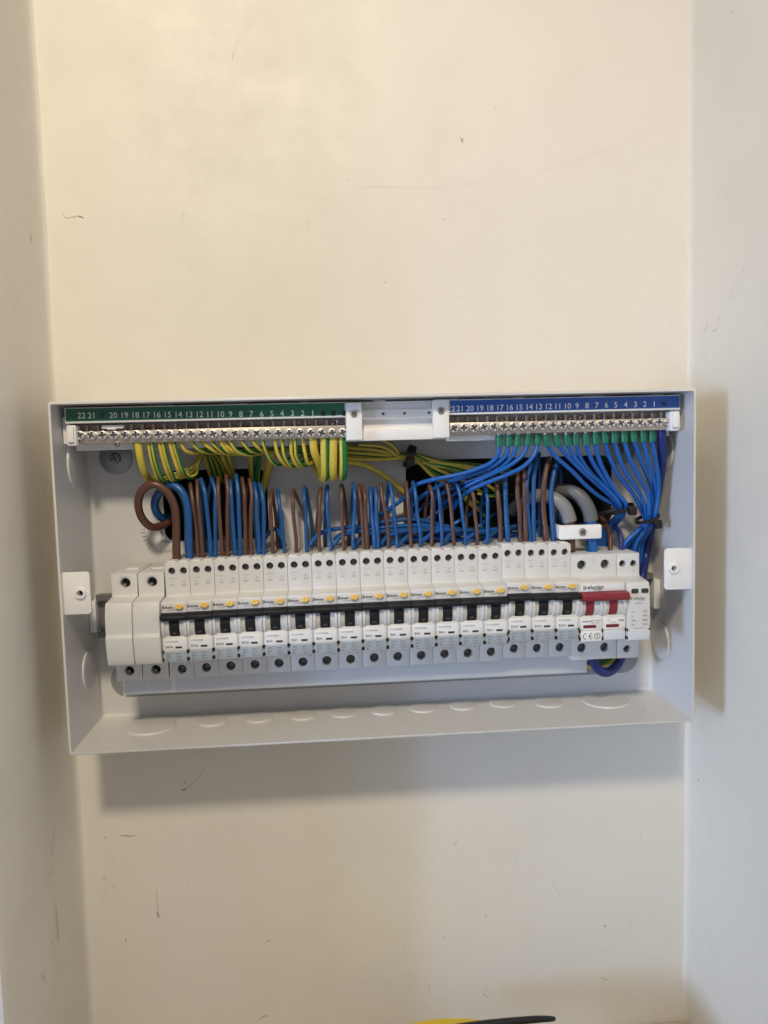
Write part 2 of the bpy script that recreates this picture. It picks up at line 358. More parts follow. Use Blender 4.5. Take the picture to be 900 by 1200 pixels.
# scuffs, scratches and chips on the paint (thin wear marks at their own places)
def mark(parent, pts, w, m, plane='back', X=0):
    P = [Vector((p[0], p[1])) for p in pts]; L_, R2 = [], []
    for i, p in enumerate(P):
        d = (P[min(i + 1, len(P) - 1)] - P[max(0, i - 1)]).normalized(); nn = Vector((-d.y, d.x))
        ww = .8 * w * (0.35 + 0.65 * math.sin(math.pi * (i + .6) / (len(P) + .2))) / 2
        L_.append(p + nn * ww); R2.append(p - nn * ww)
    f = (lambda q: (q.x, 0.12, q.y)) if plane == 'back' else (lambda q: (X, q.x, q.y))
    vs = [f(q) for q in L_] + [f(q) for q in R2]; n = len(P)
    o = MB().add(vs, [(i, i + 1, n + i + 1, n + i) for i in range(n - 1)]).build('scuff_mark', m, parent)
    return o
def xz(p): return (p[0], p[2])
def hz(p): return (p[1], p[2])
for pts, w, m in (
    ([(-237.3,0,399.1), (-234.4,0,394.6), (-229.3,0,395.5), (-225.4,0,396.5), (-221.6,0,395.2)], 0.7, 'scuff'),
    ([(-224.8,0,396.2), (-222.9,0,395.8), (-221.0,0,394.6)], 1.3, 'scuff'),
    ([(-103.2,0,512.7), (-100.1,0,524.0), (-92.6,0,534.1), (-83.1,0,544.2)], 0.35, 'chip'),
    ([(-103.2,0,512.1), (-101.7,0,517.7)], 0.5, 'scuff_pale'),
    ([(-147.6,0,389.8), (-146.1,0,395.6), (-143.9,0,400.7)], 0.5, 'scuff_pale'),
    ([(-49.8,0,393.9), (-48.0,0,390.0), (-49.5,0,383.5)], 0.6, 'scuff_pale'),
    ([(72.5,0,455.8), (74.5,0,453.2), (75.2,0,455.2)], 2.2, 'scuff_pale'), ([(73.9,0,454.5), (74.5,0,451.9)], 0.9, 'scuff'),
    ([(-7.6,0,417.9), (28.2,0,417.3), (58.8,0,417.2), (78.0,0,419.9), (96.7,0,423.1)], 0.4, 'scuff_pale'),
    ([(137.5,0,429.1), (161.3,0,436.4), (183.7,0,443.7), (215.4,0,455.1)], 0.4, 'scuff_pale'),
    ([(213.3,0,504.4), (214.7,0,502.4)], 1.2, 'scuff_pale'), ([(57.0,0,393.5), (59.0,0,392.2)], 1.0, 'scuff'),
    ([(62.7,0,337.6), (64.0,0,332.8), (69.5,0,330.1), (75.1,0,333.4)], 0.6, 'scuff_pale'),
    ([(141.4,0,322.5), (142.8,0,321.8)], 1.2, 'scuff_pale'), ([(157.1,0,331.1), (156.3,0,329.8)], 1.0, 'scuff_pale'),
    ([(178.2,0,304.2), (182.5,0,306.2)], 0.6, 'scuff_pale'), ([(244.3,0,313.6), (245.8,0,308.1)], 0.7, 'scuff_pale'),
    ([(222.6,0,366.5), (231.2,0,363.1)], 0.4, 'chip'), ([(9.3,0,343.4), (11.4,0,344.8)], 0.8, 'scuff'),
    ([(-168.3,0,-63.3), (-161.9,0,-60.1), (-154.7,0,-54.0), (-149.6,0,-46.3)], 0.5, 'scuff'), ([(-168.3,0,-63.7), (-164.8,0,-62.5)], 1.8, 'scuff'),
    ([(-165.9,0,-57.0), (-164.6,0,-57.8)], 1.2, 'scuff'), ([(-166.4,0,-80.9), (-165.3,0,-86.8)], 0.7, 'scuff_pale'), ([(-163.6,0,-80.4), (-165.9,0,-84.6)], 0.5, 'scuff_pale'),
    ([(-232.7,0,-99.3), (-231.4,0,-100.1)], 1.4, 'scuff'), ([(-219.6,0,-98.7), (-216.2,0,-98.9), (-212.8,0,-99.8), (-207.3,0,-99.5)], 1.5, 'scuff'),
    ([(-230.0,0,-99.4), (-219.6,0,-98.7)], 0.4, 'scuff_pale'),
    ([(-193.1,0,-146.7), (-192.9,0,-156.4), (-192.2,0,-170.6)], 2.2, 'scuff_pale'), ([(-193.4,0,-166.0), (-192.3,0,-171.3)], 1.2, 'scuff'),
    ([(-235.9,0,-133.4), (-232.6,0,-135.1)], 0.8, 'scuff'), ([(-233.5,0,-138.7), (-235.5,0,-149.6), (-238.8,0,-161.2)], 0.5, 'scuff_pale'),
    ([(-220.2,0,-187.8), (-219.7,0,-190.8)], 1.4, 'scuff'), ([(-103.9,0,-199.0), (-101.0,0,-198.5)], 1.3, 'scuff'),
    ([(-154.7,0,-192.8), (-152.2,0,-200.6)], 0.5, 'scuff_pale'), ([(-101.5,0,-229.6), (-102.6,0,-239.4)], 0.6, 'scuff_pale'),
    ([(-112.3,0,-267.8), (-109.3,0,-265.7), (-105.7,0,-265.3)], 1.2, 'scuff'),
    ([(56.7,0,-124.3), (59.7,0,-122.2)], 0.9, 'scuff'), ([(110.3,0,-143.9), (111.4,0,-144.7)], 1.2, 'scuff'),
    ([(140.0,0,-162.0), (143.7,0,-169.2), (148.2,0,-177.2)], 0.9, 'scuff_pale'), ([(142.9,0,-180.7), (146.6,0,-186.4)], 0.9, 'scuff_pale'),
    ([(187.4,0,-206.6), (188.9,0,-208.6)], 2.4, 'scuff'), ([(184.3,0,-227.5), (188.1,0,-230.1)], 1.2, 'scuff_pale'),
    ([(184.2,0,-254.2), (188.0,0,-256.9), (191.1,0,-256.4)], 1.0, 'scuff'), ([(82.9,0,-189.4), (83.6,0,-192.6)], 1.0, 'scuff'),
    ([(83.4,0,-251.5), (81.8,0,-257.7), (79.5,0,-262.2), (77.2,0,-266.7)], 0.9, 'scuff_pale'), ([(80.3,0,-261.5), (83.2,0,-264.1)], 1.0, 'scuff'),
    ([(46.3,0,-205.9), (48.5,0,-207.6)], 0.9, 'scuff'), ([(219.5,0,-129.0), (220.3,0,-129.8)], 1.1, 'scuff'), ([(254.6,0,-263.9), (261.6,0,-268.5)], 1.0, 'scuff_pale'),
    ([(11.6,0,-209.4), (12.8,0,-219.5), (14.7,0,-230.5)], 0.5, 'scuff_pale'), ([(107.2,0,-152.1), (107.9,0,-155.9)], 0.8, 'scuff_pale'), ([(296.6,0,-164.4), (298.2,0,-167.7)], 0.8, 'scuff_pale')):
    mark(bw, [xz(p) for p in pts], w, m)
_rm = random.Random(21)
for _ in range(22):                                        # many faint small nicks, more of them low down
    X = _rm.uniform(XL + 12, XR - 12); Z = _rm.choice([_rm.uniform(255, 560), _rm.uniform(-290, -85), _rm.uniform(-290, -85)])
    a = _rm.gauss(1.3, .7); ln = _rm.uniform(.8, 4.5)
    mark(bw, [(X, Z), (X + .5 * ln * math.cos(a) + _rm.uniform(-.3, .3), Z + .5 * ln * math.sin(a)), (X + ln * math.cos(a), Z + ln * math.sin(a))], _rm.uniform(.3, .9), _rm.choice(['scuff_pale', 'scuff_pale', 'scuff', 'chip']))
for pts, w, m in (
    ([(25.2, 377), (24.5, 372), (24, 369)], 1.1, 'scuff'), ([(27, 389), (25.8, 380)], .4, 'scuff_pale'), ([(46, 381), (45, 380)], 1.2, 'scuff'),
    ([(60, 462), (61, 455), (62, 450)], .5, 'scuff_pale'), ([(30, 340), (38, 336), (44, 339)], .6, 'scuff_pale'),
    ([(40, 170), (42, 160)], .8, 'chip'), ([(55, 140), (56, 128)], .7, 'chip'),
    ([(60, -80), (55, -70), (50, -66)], .8, 'scuff'), ([(66, -90), (62, -91)], .9, 'scuff'), ([(58, -120), (57, -140), (56, -150)], 1.0, 'scuff'),
    ([(90, -150), (86, -158), (84, -152)], .8, 'scuff'), ([(70, -140), (69, -142)], 1.1, 'scuff'), ([(100, 60), (101, 59)], 1.2, 'chip'), ([(97, 40), (98, 39)], 1.2, 'chip')):
    mark(lw, pts, w, m, 'side', XL + 0.5)
for pts, w, m in (
    ([(30, 303), (26, 299), (22, 300)], 1.6, 'scuff_pale'), ([(18, 283), (20, 282)], 1.6, 'scuff_pale'), ([(24, 281), (27, 280)], 1.4, 'scuff_pale'),
    ([(62, 316), (66, 320), (71, 325)], .8, 'scuff_pale'), ([(44, 298), (40, 296), (36, 297)], 2.0, 'scuff_pale'), ([(48, 303), (44, 306)], 1.4, 'scuff_pale'),
    ([(80, 333), (80.5, 330)], .7, 'scuff'), ([(60, 520), (62, 518)], 1.0, 'scuff'), ([(70, 275), (80, 265)], .4, 'scuff_pale'),
    ([(20, -70), (21, -72)], 1.8, 'scuff'), ([(60, -150), (64, -156)], .9, 'chip'), ([(40, -200), (45, -208)], .9, 'scuff_pale'), ([(85, 150), (84, 120)], .7, 'chip'), ([(70, 90), (71, 60)], .6, 'chip'), ([(90, 60), (91, 20)], .6, 'chip')):
    mark(rw, pts, w, m, 'side', XR - 0.5)

# ------------------------------------------------------------------ enclosure
BX0, BX1, BH, BD = -230, 230, 249.9, 74.2
box = thing('enclosure', (0, 0, 0), 'open white metal consumer unit box fixed to the cream wall, its cover removed', 'enclosure')
outer = MB().plate(rrect(BX0, BX1, 0, BH, 2.5, 4), 0.6, BD)
T = 2.0
inner = MB()
# inside of the tray with a small fold radius along the back edges
prof_in = [(BX0 + T + 3, T + 2), (BX1 - T - 3, T + 2), (BX1 - T - 3, BH - T - 2), (BX0 + T + 3, BH - T - 2)]
lev = [(2.2, 3.2), (2.6, 1.6), (4.0, .4), (6.0, 0), (BD + 5, 0)]
vs = []
for h, ins in lev:
    vs += [(x, h, z) for x, z in rrect(BX0 + T + ins, BX1 - T - ins, T + ins, BH - T - ins, max(.3, 1.5), 3)]
n = len(vs) // len(lev)
inner.add(vs, [tuple(range(n)), tuple(range(5 * n - 1, 4 * n - 1, -1))] + [(k * n + i, k * n + (i + 1) % n, (k + 1) * n + (i + 1) % n, (k + 1) * n + i) for k in range(4) for i in range(n)])
shell_me = boolean(outer.mesh('shell', (0, 0, 0), bevel=0.9, seg=3), inner.mesh('cut'), 'shell')
cutm = MB()
for a, b, c, d in HOLES: cutm.plate(rrect(a + .8, b - .8, c + .8, d - .8, 9), -2, 5)
shell_me = boolean(shell_me, cutm.mesh('cut'), 'shell'); smooth(shell_me, 35)
shell_me.materials.clear(); shell_me.materials.append(M['steel'])
shell = bpy.data.objects.new('shell', shell_me); COL.objects.link(shell); shell.parent = box
# pressed knockouts: floor, left side, right side
for X, h, r in [(-183, 29, 19), (-136.5, 25, 11.5), (-100.5, 23, 10.8), (-66, 22.5, 10.8), (-33.8, 21.5, 10.8), (-1.3, 20.5, 10.8), (30.7, 19.5, 10.8), (63.3, 18.5, 10.8), (96.2, 17.5, 10.8), (133, 22, 12), (180, 23.5, 19)]:
    MB().disc_on((X, h, T), (0, 0, 1), r, 1.4, 44, 1.25).build('knockout', 'steel', box, angle=30)
for h, Z, r in [(29.5, 206, 19), (27, 48.7, 16)]:
    MB().disc_on((BX0 + T, h, Z), (1, 0, 0), r, 1.4, 44, 1.25).build('knockout', 'steel', box, angle=30)
for h, Z, r in [(25.5, 205, 17), (20, 50, 16.5)]:
    MB().disc_on((BX1 - T, h, Z), (-1, 0, 0), r, 1.4, 44, 1.25).build('knockout', 'steel', box, angle=30)
# cover lugs with screw bushes
for x0, x1, z0, z1, cx, cz, rr in ((BX0 + 1.2, -209.7, 100.8, 131, -216.4, 115.9, (2.5, 0, 0, 2.5)), (208.2, BX1 - 1.2, 101.2, 132.3, 214.8, 117.3, (0, 2.5, 2.5, 0))):
    lug = MB().plate(rrect(x0, x1, z0, z1, rr), 68.2, 70.4).build('cover_lug', 'white', box, bevel=.4, cut=MB().cyl(cx, cz, 2.2, 60, 80))
    ring = MB().cyl(cx, cz, 4.6, 69, 72.2, 28, 3.9).build('screw_bush', 'white', lug, bevel=.3, cut=MB().cyl(cx, cz, 2.3, 60, 80))
    MB().cyl(cx, cz, 2.28, 64, 66, 18).build('threaded_hole', 'hole', lug)
    xe = x0 if x0 < 0 else x1
    MB().box(min(xe, xe + (6 if x0 < 0 else -6)), max(xe, xe + (6 if x0 < 0 else -6)), 55, 68.2, z0 + 3, z1 - 3).build('lug_web', 'white', box, bevel=.4)
def phillips(mb_cut, cx, cz, r, h0, h1, rot=0.3):
    w, l = r * .22, r * .78; c, s_ = math.cos(rot), math.sin(rot)
    q = [(l, -w), (l, w), (w, w), (w, l), (-w, l), (-w, w), (-l, w), (-l, -w), (-w, -w), (-w, -l), (w, -l), (w, -w)]
    return mb_cut.plate([(cx + c * x - s_ * z, cz + s_ * x + c * z) for x, z in q], h0, h1)
for cx, cz in ((-205.7, 210.2), (201.2, 207)):
    wsh = MB().cyl(cx, cz, 12.6, 2.2, 4.2, 40).build('fixing_washer', 'galv', box, bevel=.4)
    shade_recess(MB().cyl(cx, cz, 4.6, 4.0, 6.6, 28, 3.2).build('fixing_screw', 'galv', wsh, bevel=.3, cut=phillips(MB(), cx, cz, 3.8, 4.6, 8)))
# long slotted plate low in the back, seen past both ends of the busbar
MB().plate(rrect(-219.5, 216.5, 18, 46, 14, 10), 1.5, 2.6).build('cable_entry_plate', 'slot', box)
# serrated edge trim round the left cable opening
gm = MB(); path = [(-163.0,3,137.0), (-171.7,3,136.3), (-177.7,3,136.2), (-182.9,3,139.1), (-186.3,3,144.7), (-188.3,3,150.9), (-188.6,3,159.1)]; path = [(q[0], q[2]) for q in path]
seg = []
for i in range(len(path) - 1):
    p, q = Vector(path[i]), Vector(path[i + 1]); k = max(1, int((q - p).length / 2.4))
    seg += [p.lerp(q, j / k) for j in range(k)]
for i, p in enumerate(seg[:-1]):
    d = (seg[i + 1] - p).normalized(); nn = Vector((d.y, -d.x)); nn = -nn if (p + nn - Vector((-130, 172))).length < (p - Vector((-130, 172))).length else nn
    a, b = p, p + d * 1.3
    for (u, v) in ((a, b),):
        q = [u - nn * 1.2, v - nn * 1.2, v + nn * 1.9, u + nn * 1.9]
        gm.plate([(c.x, c.y) for c in q], 2.0, 2.9)
    e = p + d * 2.42
    q = [p - nn * 1.6, e - nn * 1.6, e + nn * 0.8, p + nn * 0.8]; gm.plate([(c.x, c.y) for c in q], 1.8, 3.4)
gm.build('edge_trim', 'steel', box)
MB().plate([(q[0], q[2]) for q in ((-180.9,3,152.0), (-173.6,3,152.4), (-173.4,3,143.6), (-163.5,3,140.5), (-163.7,3,137.0), (-175.0,3,136.8), (-180.2,3,139.7), (-182.0,3,145.2))], 2.1, 3.6).build('trim_pad', 'steel', box, bevel=.4)
# plaster crumbs and clippings left in the lower corners of the box
cr = MB(); rc = random.Random(9)
for cx, sx, n in ((212, 16, 26), (-214, 12, 14), (0, 200, 16)):
    for _ in range(n):
        X, h, q = cx + rc.uniform(-sx, sx), rc.uniform(30, 70), rc.uniform(.25, .8)
        a = rc.uniform(0, 6.28)
        cr.add([(X + q * math.cos(a + k * 2.1 + rc.uniform(-.3, .3)), h + q * math.sin(a + k * 2.1), 2.0) for k in range(3)] + [(X, h, 2.0 + q)], [(0, 1, 2), (0, 1, 3), (1, 2, 3), (2, 0, 3)])
tag(cr.build('plaster_crumbs', 'scuff', angle=5), 'tiny plaster crumbs lying on the floor of the box', kind='stuff')
# DIN rail and its raised feet
rl = thing('mounting_rail', (0, 2, 88), 'grey steel rail across the back of the box, its ends showing past the devices', 'rail')
rp = [(6, 71.5), (14, 71.5), (14, 76), (13, 76), (13, 73), (7, 73), (7, 103.5), (13, 103.5), (13, 100.5), (14, 100.5), (14, 105), (6, 105)]
MB().prism([(h + 6, z) for h, z in rp], -222, 222).build('rail_strip', 'rail', rl)
for x0, x1 in ((-227.5, -222.3), (222.3, 227.5)): MB().box(x0, x1, 2.4, 21, 76, 100).build('rail_foot', 'white', rl, bevel=.5)

# ------------------------------------------------------------------ terminal carrier, earth bar, neutral bar
car = thing('terminal_carrier', (0, 40, 218), 'white plastic carrier rail along the top of the box with two screwed clamps', 'carrier')
cm = MB().prism([(37, 216.2), (43.5, 216.2), (43.8, 217.0), (43.8, 236.2), (58.0, 235.3), (59.2, 235.1), (60.2, 246.3), (37, 246.5)], -222.5, -26).build('carrier_rail', 'white', car, bevel=.35)
MB().prism([(38, 218.0), (57.0, 218.0), (57.0, 225.8), (52.5, 226.2), (52.5, 233.3), (57.4, 233.6), (57.4, 240.4), (53.5, 240.8), (54, 246.4), (38, 246.6)], -26, 50.5).build('bridge', 'white', car, bevel=.35)
MB().prism([(37, 216.2), (43.5, 216.2), (43.8, 217.0), (43.8, 236.2), (58.0, 235.3), (59.2, 235.1), (60.2, 246.3), (37, 246.5)], 50.5, 223.5).build('carrier_rail', 'white', car, bevel=.35)
for X in (-24.2, -21.2, 1.6, 17.3, 35.4): MB().cyl(X, 237.3, .95, 57.0, 57.9, 14).build('rail_hole', 'hole', car)
for x0, x1, z0, z1 in ((-222.8, -216.5, 219.6, 234), (216.8, 223.8, 219.6, 234)):
    MB().plate(rrect(x0, x1, z0, z1, 1), 40, 60.5).build('end_cap', 'white', car, bevel=.4)
    MB().plate(rrect(x0 + 1, x1 - 1, z0 + 2.4, z1 - 1, .8), 60, 62.5).build('latch', 'white', car, bevel=.4)
for x0, x1, z0, z1, cz in ((-25.6, -14.0, 218.6, 245.6, 237.6), (37.6, 49.4, 218.8, 246.2, 238.4)):
    st = MB().plate(rrect(x0, x1, z0, z1, .8), 56.5, 62.6).build('clamp', 'white', car, bevel=.4)
    cx = (x0 + x1) / 2
    shade_recess(MB().cyl(cx, cz, 2.8, 62, 64, 24, 2.3).build('clamp_screw', 'dull', st, bevel=.25, cut=phillips(MB(), cx, cz, 2.4, 62.9, 66, .8)))
for x0, x1 in ((-168, -150), (-114, -97), (-59, -53), (-5, 4), (42, 58), (100, 108), (153, 169), (207, 215)):
    MB().box(x0, x1, 20, 52, 246.0, 247.6).build('top_rib', 'white', car)
for x0, x1, z0, z1, hh0 in ((-227.6, -222.4, 221, 240, 30), (223.6, 227.6, 221, 240, 30)):
    MB().box(x0, x1, hh0, 54, z0, z1).build('side_bracket', 'white', car, bevel=.4)

def bar(name, label, x0, x1, z0, xs, zs, wires):
    t = thing(name, ((x0 + x1) / 2, 48, z0), label, 'terminal bar', 'terminal bars along the top of the box')
    MB().box(x0, x1, 44, 54.6, z0, z0 + 9.0).build('metal_bar', 'nickel', t, bevel=.3)
    rg = MB().box(x0, x1, 44, 49.5, z0 + 9.02, z0 + 13.6)
    for q in range(len(xs) - 1):
        xm = (xs[q] + xs[q + 1]) / 2; rg.box(xm - .7, xm + .7, 49.4, 53.4, z0 + 9.02, z0 + 13.4)
    rg.build('bar_ridge', 'ridge', t, bevel=.2)
    sc = None
    for i, (X, Z) in enumerate(zip(xs, zs)):
        if sc is None:
            # cheese-head screw with crossed slots
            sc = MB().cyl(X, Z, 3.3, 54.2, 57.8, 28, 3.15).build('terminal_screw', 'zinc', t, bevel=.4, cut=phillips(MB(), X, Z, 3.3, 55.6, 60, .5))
            sc.data.materials.append(M['screw_shade'])
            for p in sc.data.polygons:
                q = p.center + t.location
                if -q.y < .0565 and math.hypot(q.x - X / 1000, q.z - Z / 1000) < .0028: p.material_index = 1  # recess shade painted on the cross faces
            me0 = sc.data; base = mm(X, 56, Z)
            for v in me0.vertices: v.co -= base - t.location
            sc.location = base - t.location
        else:
            c = bpy.data.objects.new('terminal_screw', me0); COL.objects.link(c); c.parent = t; sc2 = mm(X, 56 + random.uniform(-.6, .5), Z) - t.location; c.location = sc2
            c.rotation_euler = (R_(random.uniform(-3, 3)), R_(random.uniform(0, 360)), R_(random.uniform(-3, 3)))
    wm_ = MB()
    for X in wires:
        for q in range(random.choice([1, 1, 2])):
            wm_.tube([(X + random.uniform(-1.5, 1.5), 50, z0 + 8), (X + random.uniform(-1.8, 1.8), 51.0 + random.uniform(0, 3), z0 + 11.2 + random.uniform(-.8, 1.2))], random.uniform(.6, .95), 7, 1)
    wm_.build('wire_tips', 'copper', t)
    return t
e_xs = [-214.8 + (186.8 / 24) * i for i in range(25)]; e_zs = [226.9 - 2.6 * i / 24 for i in range(25)]
n_xs = [53.7 + (163.3 / 22) * i for i in range(23)]; n_zs = [225.5 + .9 * i / 22 for i in range(23)]
eb = bar('earth_bar', 'shiny earth terminal bar under the green numbered strip', -216, -26.2, 220.8, e_xs, e_zs, e_xs[5:])
MB().box(-199.5, -184.5, 49.6, 57.2, 231.2, 233.6).box(-195.5, -189.5, 49.6, 58.6, 230.4, 231.2).build('bar_clip', 'white', eb, bevel=.3)
shade_recess(MB().cyl(-190.2, 220.0, 2.3, 54.6, 56.8, 20, 2.0).build('bar_clip_screw', 'dull', eb, bevel=.2, cut=phillips(MB(), -190.2, 220.0, 2.0, 55.8, 60, .2)))
nb = bar('neutral_bar', 'shiny neutral terminal bar under the blue numbered strip', 50.8, 216.5, 220.6, n_xs, n_zs, n_xs[4:21])
def strip(t, x0, x1, m, nums, syms, mprint, msym):
    fr = MB().box(x0, x1, 59.6, 61.2, 235.3, 246.2).build('label_frame', 'label', t, bevel=.3)
    MB().box(x0 + .9, x1 - .6, 61.0, 61.5, 236.7, 245.6).build('label_strip', m, t)
    tm = MB()
    for X, Z, s_ in nums: tm.text(s_, 5.8, X, 61.7, Z, bold=.004)
    tm.build('printed_numbers', mprint, t)
    for X, Z, s_ in syms:
        q = MB().cyl(X, Z, 1.9, 61.5, 61.6, 18) if s_ == 'earth' else MB().text(s_, 4.6, X, 61.7, Z, bold=.03)
        q.build('printed_symbol', msym, t)
NUM_E = [(-211.5, 240.4, '22'), (-204.4, 240.3, '21'), (-189.6, 240.1, '20'), (-182, 240, '19'), (-174.5, 239.9, '18'), (-167, 239.8, '17'), (-159.6, 239.8, '16'), (-152.1, 239.7, '15'), (-144.6, 239.6, '14'), (-137.1, 239.5, '13'), (-129.8, 239.4, '12'), (-122.4, 239.3, '11'), (-115, 239.2, '10'), (-107.8, 239.1, '9'), (-100.5, 239, '8'), (-93.2, 238.9, '7'), (-85.8, 238.8, '6'), (-78.5, 238.7, '5'), (-71.3, 238.7, '4'), (-63.9, 238.6, '3'), (-56.6, 238.5, '2'), (-49.4, 238.4, '1')]
NUM_N = [(51.3, 239.3, '22'), (57.8, 239.4, '21'), (65, 239.4, '20'), (72.3, 239.4, '19'), (79.7, 239.4, '18'), (87.1, 239.4, '17'), (94.3, 239.4, '16'), (101.5, 239.4, '15'), (108.9, 239.5, '14'), (116.1, 239.5, '13'), (123.4, 239.5, '12'), (130.5, 239.5, '11'), (137.7, 239.5, '10'), (145, 239.5, '9'), (152.5, 239.5, '8'), (159.8, 239.6, '7'), (167.2, 239.6, '6'), (174.3, 239.6, '5'), (181.9, 239.6, '4'), (189.3, 239.6, '3'), (196.4, 239.6, '2'), (203.6, 239.6, '1')]
SYM_E = [(-197.1, 240.2, 'E'), (-41.9, 238.3, 'earth'), (-34.6, 238.2, 'earth'), (-27.0, 238.1, 'earth')]
strip(eb, -223.2, -25.8, 'green_label', NUM_E, SYM_E, 'print_white', 'print_green')
strip(nb, 49.6, 223.8, 'blue_label', NUM_N, [(211.2, 239.7, 'N')], 'print_white', 'print_navy')

# ------------------------------------------------------------------ devices on the rail
def drum(mb, x0, x1, R, hc, zc, a0=-52, a1=52, n=10):
    pr = [(hc + R * math.cos(R_(a0 + (a1 - a0) * i / n)), zc + R * math.sin(R_(a0 + (a1 - a0) * i / n))) for i in range(n + 1)]
    pr += [(hc - 3, pr[-1][1]), (hc - 3, pr[0][1])]
    return mb.prism(pr, x0, x1)
def screw_in(parent, cx, cz, r, h):
    o = MB().cyl(cx, cz, r * .93, h - 3, h - 2.2, 16).build('terminal_cage', 'hole', parent)
    s_ = MB().cyl(cx + .15, cz - r * .12, r * .68, h - 2.6, h - 1.2, 14, r * .6).build('clamp_screw', 'screw_shade', parent, cut=phillips(MB(), cx, cz, r * .8, h - 1.9, h + 1, .6 + cx))  # sunk head takes the metal darkened for shade
    return s_

# blanks -------------------------------------------------------
def make_blank():
    t = thing('blank_module', (-199.4, 8, 46.8), '', 'blank module', 'plain blanking modules at the left end of the row')
    x0, x1 = -199.4, -181.0
    pr = [(8, 48), (55, 46.6), (55, 62.6), (72.6, 63.4), (73.8, 66), (75.0, 70), (75.9, 77), (76.3, 83.4), (75.0, 86.2), (75.2, 92), (74.6, 100), (72.6, 107.2), (71.2, 108.2), (56.2, 109.4), (55, 110.6), (55, 126.1), (6, 126.6)]
    cut = MB()
    for X, Z, r in ((-189.6, 119.4, 3.7), (-189.9, 54.2, 3.6)):
        cut.cyl(X, Z, r, 44, 60, 24)
    b = MB().prism(pr, x0, x1).build('body', 'plastic', t, bevel=.35, cut=[cut, MB().cyl(-189.6, 119.4, 4.7, 54.4, 60, 24)], angle=30)
    MB().cyl(-189.9, 54.2, 4.5, 55.0, 55.25, 24).build('hole_rim', 'plastic', t, cut=MB().cyl(-189.9, 54.2, 3.6, 50, 60, 24))
    for X, Z in ((-189.6, 119.4), (-189.9, 54.2)):
        MB().cyl(X, Z, 3.5, 45, 46, 18).build('terminal_cage', 'hole', t)
        MB().cyl(X - 1.2, Z - 1.8, 1.0, 46, 51, 8).build('clamp_screw', 'dull', t)
    MB().box(-193.5, -184.5, 26, 36, 126.2, 127.0).build('top_ledge', 'white', t, bevel=.2)
    return t
bl = make_blank(); bl2 = copy_tree(bl); bl2.location = bl.location + mm(19.1, 0, 0)
bl['label'] = 'plain off-white blank module at the very left end of the row'
bl2['label'] = 'plain off-white blank module between the end blank and the first breaker'

